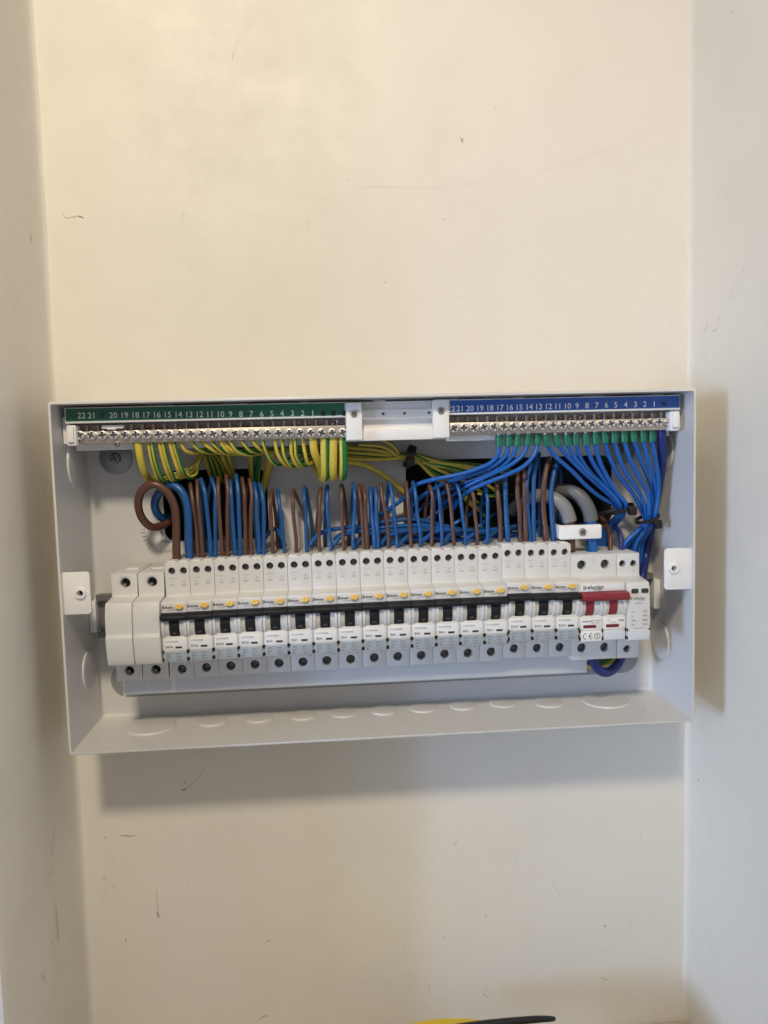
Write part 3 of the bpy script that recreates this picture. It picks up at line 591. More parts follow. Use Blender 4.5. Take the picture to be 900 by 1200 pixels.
# breakers -----------------------------------------------------
PITCH, RX0, ZB = 17.8, -160.9, 46.6
def make_breaker():
    x0 = RX0; t = thing('circuit_breaker', (x0, 8, ZB), '', 'circuit breaker', 'row of circuit breakers with black toggles')
    A = lambda x: x0 + x
    pr = [(9, 46.8), (55, 46.6), (55, 63.0), (71.6, 63.6), (72.6, 64.6), (73.2, 71.6), (73.0, 81.2), (71.8, 82.6), (63.5, 83.0), (63.5, 98.6), (71.2, 98.9), (72.2, 99.6), (71.6, 106.6), (70.6, 107.4), (56, 108.2), (55, 109.2), (55, 133.2), (9, 133.6)]
    cut = MB()
    for X, Z, r in ((A(4.9), 126.9, 2.6), (A(13.3), 126.9, 2.6), (A(8.9), 53.6, 3.4)): cut.cyl(X, Z, r, 48, 60, 22)
    MB().prism(pr, A(.10), A(PITCH - .10)).build('body', 'plastic', t, bevel=.3, cut=cut, angle=30)
    hg = MB()
    drum(hg, A(2.1), A(5.3), 10.3, 64, 90); drum(hg, A(12.4), A(15.7), 10.3, 64, 90)
    drum(hg, A(.15), A(2.2), 12.5, 63.4, 90, -46, 46); drum(hg, A(15.6), A(PITCH - .15), 12.5, 63.4, 90, -46, 46)
    ho = hg.build('toggle_housing', 'plastic', t, bevel=.2)
    MB().box(A(2.2), A(5.2), 73.6, 74.32, 90.8, 91.1).box(A(12.5), A(15.6), 73.6, 74.32, 90.8, 91.1).build('housing_seam', 'seam', ho)
    tg = MB(); drum(tg, A(5.6), A(12.1), 10.9, 64, 90, -58, 40)
    tg.prism([(68, 94.6), (75, 94.2), (77.6, 95.0), (78.4, 96.6), (77.8, 98.2), (76, 99.0), (72, 99.3), (68, 99.3)], A(.05), A(PITCH - .05))
    to = tg.build('toggle', 'black', t, bevel=.35)
    MB().text('OFF', 1.7, A(8.85), 74.35, 85.2).build('toggle_print', 'print_grey', to)
    bt = MB().add([(A(12.7) + 2.9 * math.cos(a) * k, hh, 103.9 + 1.7 * math.sin(a) * k) for hh, k in ((71.0, 1), (73.6, 1), (74.3, .8)) for a in [2 * math.pi * i / 24 for i in range(24)]],
                  [tuple(range(48, 72))] + [(l * 24 + i, l * 24 + (i + 1) % 24, (l + 1) * 24 + (i + 1) % 24, (l + 1) * 24 + i) for l in range(2) for i in range(24)]).build('test_button', 'amber', t)
    MB().text('T', 1.6, A(12.7), 74.45, 104.0).build('button_print', 'print_grey', bt)
    MB().box(A(1.2), A(16.6), 72.8, 73.6, 72.6, 81.0).build('rating_label', 'label', t, bevel=.15)
    MB().box(A(9.0), A(13.6), 73.4, 73.75, 74.1, 75.5).build('indicator_window', 'hole', t)
    MB().box(A(1.0), A(16.8), 72.4, 74.1, 64.5, 71.8).build('data_label', 'grey_label', t, bevel=.25)
    ck = MB()
    for z0, z1 in ((70.8, 72.8), (65.0, 67.2)):
        for xa in (.05, PITCH - .95): ck.box(A(xa), A(xa + .9), 71.5, 74.3, z0, z1)
    ck.build('clip', 'black', t)
    lp = MB(); lp.box(A(1.6), A(7.6), 41, 53.6, 133.2, 134.0); lp.box(A(10.2), A(16.2), 41, 53.6, 133.2, 134.0)
    lp.build('terminal_lip', 'white', t, bevel=.2)
    for X, Z, r in ((A(4.9), 126.9, 2.6), (A(13.3), 126.9, 2.6), (A(8.9), 53.6, 3.4)): screw_in(t, X, Z, r, 52.5)
    pm = MB()
    pm.text('L', 1.9, A(4.9), 55.12, 118.8); pm.text('OUT', 1.7, A(4.9), 55.12, 116.4)
    pm.text('N', 1.9, A(13.3), 55.12, 118.8); pm.text('OUT', 1.7, A(13.3), 55.12, 116.4)
    pm.box(A(2.2), A(7.6), 55.02, 55.1, 121.2, 121.35); pm.text('IN', 1.2, A(14.2), 55.12, 58.4)
    pm.build('terminal_print', 'print_grey', t)
    lg = MB(); lg.text('elucian', 2.5, A(2.7), 72.35, 103.6, 'LEFT', .015, .8); lg.text('BY CLICK', 1.1, A(5.0), 72.45, 101.7, 'LEFT')
    lg.box(A(.8), A(1.2), 72.3, 72.4, 102.4, 104.9); lg.box(A(1.5), A(1.8), 72.3, 72.4, 102.6, 104.7); lg.box(A(1.5), A(2.3), 72.3, 72.42, 103.3, 104.0)
    lg.build('logo_print', 'print_dark', t)
    dp = MB()
    for k, (l, r) in enumerate((('230V~', '50Hz'), ('6000', '30mA'), ('IΔn', 'Type A'))):
        dp.text(l, 1.55, A(2.4), 74.2, 70.2 - k * 2.1, 'LEFT', .015); dp.text(r, 1.55, A(9.4), 74.2, 70.2 - k * 2.1, 'LEFT', .015)
    dp.build('data_print', 'print_onlabel', t)
    return t
RAT = ['B40A', 'B32A', 'B32A', 'B32A'] + ['B6A'] * 10 + ['B16A', 'B32A', 'B32A']
DZ = [0, .4, .7, 1.0, 1.2, 1.3, 1.5, 1.7, 1.9, 2.0, 2.1, 2.2, 2.3, 2.3, 4.0, 3.6, 3.4]
br0 = make_breaker(); breakers = []
rated = {}
for i in range(17):
    t = br0 if i == 0 else copy_tree(br0)
    breakers.append(t)
rate_mesh = {}
for i, t in enumerate(breakers):
    r = RAT[i]
    if r not in rate_mesh:
        q = MB(); q.text('CU1RCB%02dB' % int(r[1:-1]), 1.75, RX0 + 2.0, 73.75, 79.0, 'LEFT', 0, .95); q.text(r, 2.45, RX0 + 2.0, 73.75, 75.2, 'LEFT', .012)
        o = q.build('rating_print', 'print_grey', br0); rate_mesh[r] = o.data; bpy.data.objects.remove(o)
    o = bpy.data.objects.new('rating_print', rate_mesh[r]); COL.objects.link(o); o.parent = t
    if i: t.location = br0.location + mm(PITCH * i, random.uniform(-.25, .25), DZ[i])
    if i == 0: lab = 'breaker marked B40A beside the blanks, fed by one thick brown and one thick blue wire'
    elif i < 4: lab = 'breaker marked B32A, %s breaker from the left end of the row' % ORD[i]
    elif i < 14: lab = 'breaker marked B6A with amber test button, %s of the ten B6A breakers from the left' % ORD[i - 4]
    elif i == 14: lab = 'the only breaker marked B16A, amber button, near the right of the row'
    elif i == 15: lab = 'breaker marked B32A just right of the B16A breaker'
    else: lab = 'breaker marked B32A touching the red main switch'
    t['label'] = lab

# main switch --------------------------------------------------
t = thing('main_switch', (141.6, 8, 46.6), 'two pole main switch with red toggle bar and CE mark', 'main switch')
A = lambda x: 141.6 + x
pr = [(9, 46.8), (55, 46.4), (55, 64.6), (71.6, 65.4), (72.6, 66.2), (73.2, 73), (73.0, 83), (71.8, 84.6), (63.5, 85.0), (63.5, 101.2), (70.8, 101.6), (72.0, 102.3), (71.4, 108.8), (70.2, 109.6), (56, 110.6), (55, 111.6), (55, 127.8), (9, 128.2)]
cut = MB()
for X, Z in ((8.6, 119.9), (26.8, 119.9), (8.4, 55.7), (26.2, 55.4)): cut.cyl(A(X), Z, 3.6, 48, 60, 24)
MB().prism(pr, A(.15), A(35.5)).build('body', 'plastic', t, bevel=.35, cut=cut, angle=30)
hg = MB()
for xa in (0, 17.8):
    drum(hg, A(xa + 2.1), A(xa + 5.0), 10.3, 64, 92.2); drum(hg, A(xa + 11.2), A(xa + 15.6), 10.3, 64, 92.2)
    drum(hg, A(xa + .15), A(xa + 2.1), 12.0, 63.6, 92.2, -46, 46); drum(hg, A(xa + 15.6), A(xa + 17.6), 12.0, 63.6, 92.2, -46, 46)
hg.build('toggle_housing', 'plastic', t, bevel=.2)
tg = MB()
for xa in (0, 17.8): drum(tg, A(xa + 5.2), A(xa + 11.0), 10.8, 64, 92.2, -58, 40)
tg.prism([(68, 96.4), (75, 95.8), (78.4, 96.8), (79.2, 99), (78.6, 101.6), (76.0, 102.3), (72.4, 102.7), (68, 102.7)], A(1.0), A(36.6))
tg.build('toggle', 'red', t, bevel=.5)
MB().box(A(1.6), A(34.2), 72.0, 73.0, 102.8, 108.2).build('name_label', 'label', t, bevel=.2)
for x0, x1 in ((1.2, 16.8), (18.4, 34.6)):
    MB().box(A(x0), A(x1), 72.8, 73.6, 74.2, 82.6).build('rating_label', 'label', t, bevel=.15)
    MB().box(A(x0 + 1.9), A(x0 + 11.6), 73.4, 73.8, 75.6, 77.9).build('indicator_window', 'darkred', t)
MB().box(A(1.0), A(16.8), 72.4, 74.1, 65.8, 73.2).build('mark_label', 'label', t, bevel=.25)
MB().box(A(18.2), A(34.6), 72.4, 74.1, 66.2, 73.2).build('data_label', 'busbar', t, bevel=.25)
ck = MB()
for xa in (.05, 17.1, 34.7):
    for z0, z1 in ((72.2, 74.6), (66.4, 68.6)): ck.box(A(xa), A(xa + .8), 71.5, 74.3, z0, z1)
ck.build('clip', 'black', t)
for X, Z in ((8.6, 119.9), (26.8, 119.9), (8.4, 55.7), (26.2, 55.4)): screw_in(t, A(X), Z, 3.6, 52)
MB().box(A(17.7), A(17.85), 54.9, 55.08, 121, 127.9).build('pole_seam', 'print_grey', t)
lg = MB(); lg.text('elucian', 4.4, A(6.6), 73.1, 105.9, 'LEFT', .02); lg.text('BY CLICK', 1.5, A(11.4), 73.1, 103.7, 'LEFT', .02)
lg.box(A(3.6), A(4.3), 73.05, 73.1, 103.9, 107.4); lg.box(A(4.9), A(5.4), 73.05, 73.1, 104.2, 107.1); lg.box(A(4.9), A(6.1), 73.05, 73.12, 105.1, 106.1)
lg.build('logo_print', 'print_dark', t)
rp_ = MB(); rp_.text('CUMS100', 1.7, A(1.9), 73.7, 80.6, 'LEFT', .02); rp_.text('BS EN 60947-3', 1.3, A(9.0), 73.7, 81, 'LEFT', .01); rp_.text('230V~ 50Hz', 1.2, A(9.2), 73.7, 79.3, 'LEFT', .01)
rp_.text('100A', 1.9, A(29.8), 73.7, 80.6, 'LEFT', .03); rp_.text('2 4', 1.5, A(21.5), 73.7, 80.8, 'LEFT'); rp_.text('AC-22A', 1.2, A(23.5), 73.7, 79.2, 'LEFT'); rp_.text('1', 1.6, A(15.2), 73.7, 76.8)
rp_.build('rating_print', 'print_dark', t)
ce = MB()
def arc(mb, cx, cz, r, w, a0, a1, h, n=20):
    vs = []
    for i in range(n + 1):
        a = R_(a0 + (a1 - a0) * i / n)
        vs += [(cx + r * math.cos(a), h, cz + r * math.sin(a)), (cx + (r - w) * math.cos(a), h, cz + (r - w) * math.sin(a))]
    mb.add(vs, [(2 * i, 2 * i + 2, 2 * i + 3, 2 * i + 1) for i in range(n)])
arc(ce, A(5.0), 69.6, 2.4, .55, 90, 270, 74.2); arc(ce, A(9.4), 69.6, 2.4, .55, 90, 270, 74.2); ce.box(A(7.4), A(9.2), 74.15, 74.22, 69.33, 69.87)
arc(ce, A(13.3), 69.6, 2.4, .4, 0, 360, 74.2, 28); ce.text('S', 3.6, A(13.3), 74.2, 69.6, 'CENTER', .01)
ce.build('ce_mark', 'print_dark', t)

# surge protector ---------------------------------------------
t = thing('surge_protector', (177.5, 8, 46.6), 'plain single module surge protector with two dark windows at the right end of the row', 'surge protector')
A = lambda x: 177.3 + x
pr = [(9, 46.4), (55, 46.2), (55, 64.2), (72.6, 64.8), (73.6, 65.8), (74.2, 72.4), (74.4, 90), (73.8, 104), (72.6, 107.6), (71, 108.6), (57, 110), (55, 111.2), (55, 127.6), (9, 128)]
cut = MB()
for X, Z, r in ((4.7, 119.8, 2.7), (13.3, 119.6, 2.7), (8.2, 53.3, 2.9)): cut.cyl(A(X), Z, r, 46, 60, 22)
MB().prism(pr, A(.25), A(17.9)).build('body', 'plastic', t, bevel=.45, cut=cut, angle=30)
for X in (6.4, 14.0): MB().plate(rrect(A(X - 2.6), A(X + 2.6), 100.4, 103.8, 1), 73.4, 74.5).build('status_window', 'hole', t, bevel=.2)
lg = MB(); lg.text('elucian', 3.1, A(5.4), 74.6, 96.7, 'LEFT', .01); lg.text('BY CLICK', 1.1, A(9.2), 74.6, 95.0, 'LEFT'); lg.text('CUSPDT2', 1.3, A(6.3), 74.6, 92.8, 'LEFT', .01)
lg.box(A(2.6), A(3.0), 74.5, 74.6, 95.4, 98.0); lg.box(A(3.4), A(3.7), 74.5, 74.6, 95.6, 97.8); lg.box(A(3.4), A(4.3), 74.5, 74.62, 96.3, 97.1)
for k, (l, r) in enumerate((('Uc', '275V'), ('In', '20kA'), ('Imax', '40kA'), ('Up', '1.5kV'))):
    lg.text(l, 1.7, A(3.6), 74.6, 86.6 - k * 3.2, 'LEFT', .01); lg.text(r, 1.7, A(15.8), 74.6, 86.6 - k * 3.2, 'RIGHT', .01)
lg.text('BS EN 61643-11', 1.1, A(9.4), 74.6, 74.2)
lg.build('data_print', 'print_grey', t)
MB().box(A(.8), A(17.4), 72.8, 74.9, 65.4, 72.6).build('data_label', 'busbar', t, bevel=.25)
ck = MB()
for xa in (.3, 17.0):
    for z0, z1 in ((72.2, 74.0), (66, 68)): ck.box(A(xa), A(xa + .8), 72.5, 74.7, z0, z1)
ck.build('clip', 'black', t)
for X, Z in ((4.7, 119.8), (13.3, 119.6), (8.2, 53.3)): screw_in(t, A(X), Z, 2.7, 51)
MB().text('L', 1.6, A(4.7), 55.12, 114.4).text('N', 1.6, A(13.3), 55.12, 114.4).build('terminal_print', 'print_grey', t)

# busbar under the devices ------------------------------------
bb = thing('busbar', (-20, 30, 31), 'long pale grey insulated busbar strip under the row of devices', 'busbar')
MB().prism([(24, 31.5), (40.5, 31.5), (42, 33), (42.3, 47.5), (24, 47.5)], -197.5, 158.4).build('insulation', 'busbar', bb, bevel=.4)
MB().box(-198.6, -197.4, 23.6, 42.8, 31, 47.6).build('end_cap', 'white', bb, bevel=.2)

# ------------------------------------------------------------------ cables
def cable(name, m, pts, r, label, cat='wire', group=None, **kw):
    P = [Vector(p) for p in pts]; base = P[0]
    o = MB().tube(pts, r, **kw)
    b = mm(*base); me = o.mesh(name, b, 0, 60)
    me.materials.append(M[m]); ob = bpy.data.objects.new(name, me); COL.objects.link(ob); ob.location = b
    bpy.context.view_layer.update()
    return tag(ob, label, cat, group)

# single and twin wires arching up out of each breaker: (breaker, colour, [base, shoulder, apex, back])
GB, GN = 'brown live wires looping out of the breakers', 'blue neutral wires looping out of the breakers'
LOOPS = [(0,'brown',0,1,[(-155.1,40,132.4), (-154.8,40,143.4), (-154,40,159.4), (-154.6,41,173.5), (-160,42,185.2), (-169.3,42,190.2), (-177.8,40,185.6), (-182.1,36,176), (-181.1,31,164.6), (-175.7,25,157), (-169,17,157.4), (-161.8,6,162.5), (-155.2,-20,164.4)],3.05),
  (0,'blue',0,1,[(-146,38,133.1), (-145.9,38,142.8), (-145.5,38,158.6), (-146,38,174.3), (-150.1,37,184.6), (-157.2,35,188.9), (-166.1,31,184.8), (-172.1,26,176.3), (-172.7,21,168.1), (-169.8,15,162.9), (-165.4,5,162.6), (-160.1,-20,164.5)],3.15),
  (1,'brown',0,2,[(-139.4,38,132.8), (-139.423,38.5039,139.466), (-140.122,36.4348,158.275), (-141.303,38.9931,176.291), (-144.109,31.1862,189.461), (-145.919,22.8082,186.762), (-146.635,14.5882,177.219), (-148.483,11.5982,161.637), (-147.6,8,126)],1.55),
  (1,'brown',1,2,[(-135.9,38,132.7), (-135.986,39.0957,138.719), (-136.495,39.3281,158.309), (-137.468,39.5588,176.447), (-138.749,30.7543,191.435), (-139.869,23.3886,189.264), (-140.923,14.5643,179.071), (-141.816,10.6817,164.219), (-141.6,8,126)],1.55),
  (1,'blue',0,2,[(-130.2,38,133.8), (-130.014,37.9257,142.085), (-131.323,38.7242,170.467), (-132.471,38.5235,184.056), (-135.823,31.6084,192.174), (-137.348,22.1519,189.663), (-138.29,16.9923,179.6), (-139.725,12.0322,164.53), (-138.8,8,126)],1.7),
  (1,'blue',1,2,[(-126.8,38,133.7), (-126.283,37.1109,142.027), (-125.201,38.8701,167.503), (-124.555,36.9698,182.796), (-128.217,30.285,192.544), (-129.577,21.5666,190.559), (-132.562,15.3021,183.676), (-134.887,10.9393,173.356), (-134.8,8,126)],1.7),
  (2,'brown',0,2,[(-121.4,38,133.5), (-121.499,39.3576,141.764), (-122.28,38.7953,168.212), (-122.544,37.2584,184.071), (-122.942,30.1731,192.809), (-124.414,23.381,191.584), (-124.651,16.0115,180.424), (-126.16,11.9197,166.132), (-125.5,8,126)],1.6),
  (2,'brown',1,2,[(-117.7,38,133.3), (-117.275,37.1344,141.827), (-116.32,38.4064,167.363), (-115.098,39.2618,183.362), (-116.788,32.1941,194.378), (-117.2,23.0486,192.696), (-118.416,15.085,182.085), (-119.721,11.5865,167.394), (-119,8,126)],1.6),
  (2,'blue',0,2,[(-111.7,38,133.8), (-111.831,39.2366,141.52), (-112.733,37.7929,167.979), (-112.946,38.3992,180.82), (-113.884,31.8334,190.318), (-115.22,24.2831,188.489), (-116.228,15.5119,177.768), (-116.888,11.2026,162.317), (-116.6,8,126)],1.7),
  (2,'blue',1,2,[(-108.1,38,133.6), (-107.711,39.2922,141.698), (-107.642,39.3136,167.335), (-107.74,37.6143,182.998), (-109.632,30.3988,194.834), (-110.33,23.1332,192.422), (-111.738,16.1096,182.301), (-112.195,10.1864,166.907), (-111.6,8,126)],1.7),
  (3,'brown',0,2,[(-103.7,38,134.1), (-103.759,38.5929,140.942), (-103.269,37.3999,167.396), (-103.066,38.5101,181.835), (-105.421,29.4952,192.088), (-106.151,21.974,190.067), (-107.143,15.1627,179.527), (-107.301,9.42472,164.46), (-107.2,8,126)],1.6),
  (3,'brown',1,2,[(-99.8,38,134), (-99.8983,37.0443,141.132), (-98.5517,39.3404,167.001), (-97.7217,36.9195,181.165), (-99.4041,32.0972,190.75), (-100.936,24.1354,189.032), (-103.145,16.1216,182.561), (-105.494,11.5548,172.063), (-104.9,8,126)],1.6),
  (3,'blue',0,2,[(-94.4,38,134.4), (-93.7748,38.1724,141.181), (-94.3348,38.7432,163.522), (-94.2001,37.5547,178.307), (-96.3277,30.1222,187.944), (-96.9233,21.5469,186.004), (-97.6929,17.3956,175.499), (-98.1998,12.1939,160.597), (-97.6,8,126)],1.7),
  (3,'blue',1,2,[(-90.5,38,134.3), (-90.4611,36.8027,140.941), (-89.1916,38.3472,163.784), (-89.4788,38.377,178.163), (-92.3838,30.615,187.485), (-93.3904,23.983,184.97), (-94.8654,15.215,180.071), (-96.0795,9.56936,170.635), (-95.6,8,126)],1.7),
  (4,'brown',0,1,[(-83.6,38,134.1), (-83.2638,39.0277,143.659), (-83.9888,37.3776,164.237), (-83.7712,39.0657,174.011), (-82.8582,29.4787,182.308), (-83.7383,21.9473,179.863), (-82.6058,15.3491,167.79), (-81.9843,10.3983,151.162), (-81.2,8,126)],1.45),
  (4,'blue',0,1,[(-74.9,38,135), (-74.8038,36.7275,140.485), (-75.7674,37.835,158.528), (-77.3637,38.9623,172.805), (-78.178,30.8953,182.034), (-78.9004,22.7276,179.517), (-78.9065,15.2912,174.225), (-79.3076,12.1376,164.49), (-78.8,8,126)],1.45),
  (5,'brown',0,1,[(-66,38,134.7), (-65.5893,38.5838,143.127), (-66.9847,38.3446,164.354), (-67.0949,36.8138,175.262), (-66.9527,29.6696,182.056), (-66.2424,22.1985,179.713), (-63.2333,16.3706,171.866), (-59.1855,11.7895,158.75), (-59.1,8,126)],1.45),
  (5,'blue',0,1,[(-57.8,38,135.1), (-58.0247,37.1294,143.326), (-57.8221,37.0611,164.057), (-58.4688,38.1379,175.316), (-58.2325,29.679,184.007), (-57.1925,24.5575,181.765), (-56.1099,15.5591,170.698), (-54.3188,11.3204,155.569), (-54.2,8,126)],1.45),
  (6,'brown',0,1,[(-48,38,134.7), (-48.3387,37.1313,145.882), (-47.1921,39.0426,163.657), (-46.8443,37.6212,175.462), (-45.6594,30.952,182.895), (-46.588,23.115,180.762), (-48.4425,15.6331,166.312), (-50.6358,11.131,146.152), (-49.8,8,126)],1.45),
  (6,'blue',0,1,[(-39.6,38,135.1), (-39.6796,37.2068,142.218), (-40.8579,38.7586,163.332), (-41.0945,38.1538,174.996), (-40.6305,30.6109,184.51), (-41.2306,24.5922,182.23), (-42.3978,15.8717,166.073), (-44.2902,10.0559,143.922), (-43.7,8,126)],1.45),
  (7,'brown',0,1,[(-29.8,38,134.7), (-30.0196,37.5197,145.638), (-30.3828,37.4636,163.058), (-30.1925,38.0504,174.748), (-30.0837,31.549,184.601), (-29.1248,23.9913,183.19), (-27.2436,14.9491,169.838), (-25.4956,12.0917,151.433), (-24.8,8,126)],1.45),
  (7,'blue',0,1,[(-22.5,38,135.1), (-22.4734,38.4419,145.137), (-20.6192,37.9323,163.059), (-20.1374,39.3985,174.192), (-20.7312,30.5501,185.615), (-20.4737,22.1654,183.126), (-20.9962,16.005,176.662), (-21.9954,11.6859,165.755), (-21.6,8,126)],1.45),
  (8,'brown',0,2,[(-14.4,38,134.8), (-14.5741,36.4789,145.09), (-15.1391,37.6489,164.867), (-16.1378,36.8848,175.837), (-16.9712,30.4056,184.059), (-16.5776,21.5658,181.55), (-16.5448,15.3834,171.158), (-16.2404,12.0621,155.98), (-15.4,8,126)],1.55),
  (8,'brown',1,2,[(-11.8,38,134.7), (-11.7087,38.324,145.033), (-12.3185,37.1298,164.66), (-12.2313,39.3818,175.428), (-13.8197,30.0037,183.811), (-12.9612,23.1653,181.291), (-13.0154,16.1079,170.907), (-12.8523,11.3756,154.785), (-12,8,126)],1.55),
  (8,'blue',0,2,[(-6.5,38,135.2), (-6.29601,39.0856,144.544), (-7.15764,36.4688,160.794), (-7.92673,37.6805,171.578), (-7.92174,31.0705,181.662), (-7.49192,24.2683,179.25), (-7.2604,17.1106,168.573), (-6.63965,9.47793,153.596), (-6.5,8,126)],1.6),
  (8,'blue',1,2,[(-3.6,38,135.1), (-3.37503,38.3917,144.79), (-3.95212,37.7036,161), (-3.67796,38.0775,172.077), (-4.24047,32.1813,181.45), (-3.92304,22.3177,178.482), (-3.63901,14.5361,168.876), (-3.22336,11.329,152.634), (-2.4,8,126)],1.6),
  (9,'brown',0,1,[(4.4,38,134.2), (4.61957,38.1048,143.777), (2.69396,39.1524,164.278), (0.751028,37.6882,175.061), (0.304255,31.2218,185.001), (1.22639,24.0367,182.751), (1.30687,16.8177,174.234), (1.40248,9.46629,161.822), (2.2,8,126)],1.45),
  (9,'blue',0,1,[(11.4,38,134.6), (11.0722,36.7008,143.79), (9.5234,37.4408,163.666), (8.53492,38.0954,175.187), (7.16428,30.3558,185.272), (6.93363,24.3984,182.158), (6.43623,17.382,174.461), (5.68583,10.0542,161.222), (6,8,126)],1.45),
  (10,'brown',0,1,[(21.8,38,134.2), (22.0137,36.611,143.075), (20.7377,39.0215,163.379), (20.1486,38.8937,174.337), (20.0703,30.4132,185.451), (20.9135,24.2198,183.66), (20.882,15.0521,173.119), (20.7107,9.70062,158.379), (21.6,8,126)],1.45),
  (10,'blue',0,1,[(29.2,38,135.9), (29.1566,39.3832,146.514), (27.1562,37.8973,163.276), (26.3857,39.5515,174.546), (25.4601,31.2892,185.369), (25.8744,22.8325,183.054), (25.8315,15.7162,173.476), (25.8118,10.4497,160.088), (26.2,8,126)],1.45),
  (11,'brown',0,1,[(37.8,38,134.3), (38.3657,38.0532,144.134), (38.8025,37.0413,163.063), (39.2722,38.4803,173.95), (37.9797,31.1328,183.667), (38.6419,23.2787,181.37), (37.9598,16.7374,172.685), (37.0507,9.9095,158.789), (37.2,8,126)],1.45),
  (11,'blue',0,1,[(45.7,38,135.3), (45.9945,38.3481,146.093), (45.2507,36.8756,162.878), (44.496,39.3093,173.246), (43.4977,31.1571,183.548), (44.8237,22.2343,181.079), (44.0967,15.2699,173.548), (43.9405,11.5428,160.327), (44.1,8,126)],1.45),
  (12,'brown',0,1,[(55.4,38,135), (54.5873,39.0609,145.226), (53.7301,37.7923,162.462), (52.6146,36.5999,173.807), (50.9575,31.7496,185.541), (52.0191,22.0644,183.539), (52.5793,17.0879,177.336), (51.0289,9.9622,166.795), (51.9,8,126)],1.45),
  (12,'blue',0,1,[(64.2,38,135.3), (63.9646,39.331,144.825), (61.8509,39.4724,161.551), (61.0219,37.2507,173.489), (59.2868,31.7078,183.019), (60.4422,21.941,181.095), (60.4182,17.2117,175.636), (59.4364,10.7001,167.25), (59.5,8,126)],1.45),
  (13,'brown',0,1,[(73,38,135), (73.2726,39.5955,144.606), (71.7961,38.6276,161.985), (71.1811,38.8585,172.777), (69.9536,29.6723,183.207), (71.1557,24.3848,181.579), (71.7268,17.332,173.493), (70.5766,11.4944,161.792), (70.9,8,126)],1.45),
  (13,'blue',0,1,[(81.7,38,135.4), (81.4333,39.2431,144.357), (81.8508,38.6003,161.445), (82.0937,37.3994,170.998), (82.0048,29.5505,181.474), (82.9338,22.6558,178.513), (83.8923,14.9565,173.735), (83.0096,9.81895,166.123), (83.9,8,126)],1.45),
  (14,'brown',0,1,[(91.5,38,135), (92.2401,36.4188,147.662), (91.4699,37.3919,160.744), (90.4472,37.7562,171.966), (91.1037,29.8315,186.228), (93.6964,24.5456,183.714), (95.5146,15.1257,172.409), (97.1357,11.5904,157.523), (97.2,8,126)],1.9),
  (14,'blue',0,1,[(97.8,38,135.5), (96.9792,38.9336,147.535), (96.4291,37.0731,164.568), (96.4104,36.6907,176.881), (97.7254,30.527,188.878), (99.1733,21.9702,186.597), (101.335,14.995,175.751), (102.85,9.7629,160.162), (103.4,8,126)],2),
  (15,'brown',0,2,[(108.1,38,134.4), (107.776,36.5639,144.034), (106.641,38.6573,160.951), (105.499,37.7498,176.915), (107.715,32.1512,192.141), (110.735,23.5622,190.885), (111.904,17.2592,180.364), (114.15,11.256,164.548), (114.4,8,126)],1.8),
  (15,'brown',1,2,[(111.5,38,135), (111.384,39.1302,143.778), (111.143,37.6961,160.428), (110.778,39.4087,177.173), (112.547,31.7042,192.934), (114.983,23.0833,191.127), (116.715,14.8691,180.083), (118.808,9.94557,164.96), (119.2,8,126)],1.8),
  (15,'blue',0,2,[(115,38,134.9), (115.044,37.768,143.324), (113.687,37.7164,159.537), (112.81,38.5843,181.245), (118.637,30.9888,196.482), (120.882,24.5485,193.621), (123.285,14.731,191.849), (125.16,10.2207,185.715), (125.4,8,126)],1.65),
  (15,'blue',1,2,[(118.5,38,134.7), (118.257,37.8474,143.527), (117.961,38.5033,159.595), (118.855,38.4455,190.005), (124.73,31.1152,204.841), (126.38,22.0266,203.095), (128.506,17.2824,198.824), (130.496,11.3915,191.83), (131.1,8,126)],1.65),
  (16,'brown',0,1,[(127.6,38,134.4), (127.352,38.9548,142.984), (126.208,36.5908,162.248), (126.744,38.5423,185.138), (132.902,31.185,200.786), (135.837,22.1829,198.824), (139.137,15.9636,195.955), (142.85,12.1427,190.764), (143.1,8,126)],2.1),
  (16,'blue',0,1,[(133.6,38,134.2), (133.314,38.1301,142.492), (132.567,37.7858,161.856), (132.488,36.7908,178.083), (138.898,30.9889,197.968), (141.201,22.1088,195.366), (144.886,14.7808,193.545), (148.048,9.403,187.34), (148.7,8,126)],2.1)]
for (i, c, k, of, pts, r) in LOOPS:
    side = '' if of == 1 else ('(left of its pair) ' if k == 0 else '(right of its pair) ')
    col = 'brown' if c == 'brown' else 'blue'
    nm = 'only B16A breaker' if i == 14 else ('breaker beside the red main switch' if i == 16 else '%s breaker from the left' % ORD[i])
    lab = '%s wire %slooping out of the %s' % (col, side, nm)
    if i == 0: lab = 'thick %s wire curling round in a full loop above the first breaker' % col
    cable('%s_wire' % col, ('brown_thick' if i == 0 and c == 'brown' else c), pts, r, lab, group=GB if c == 'brown' else GN, n=10, sub=6)

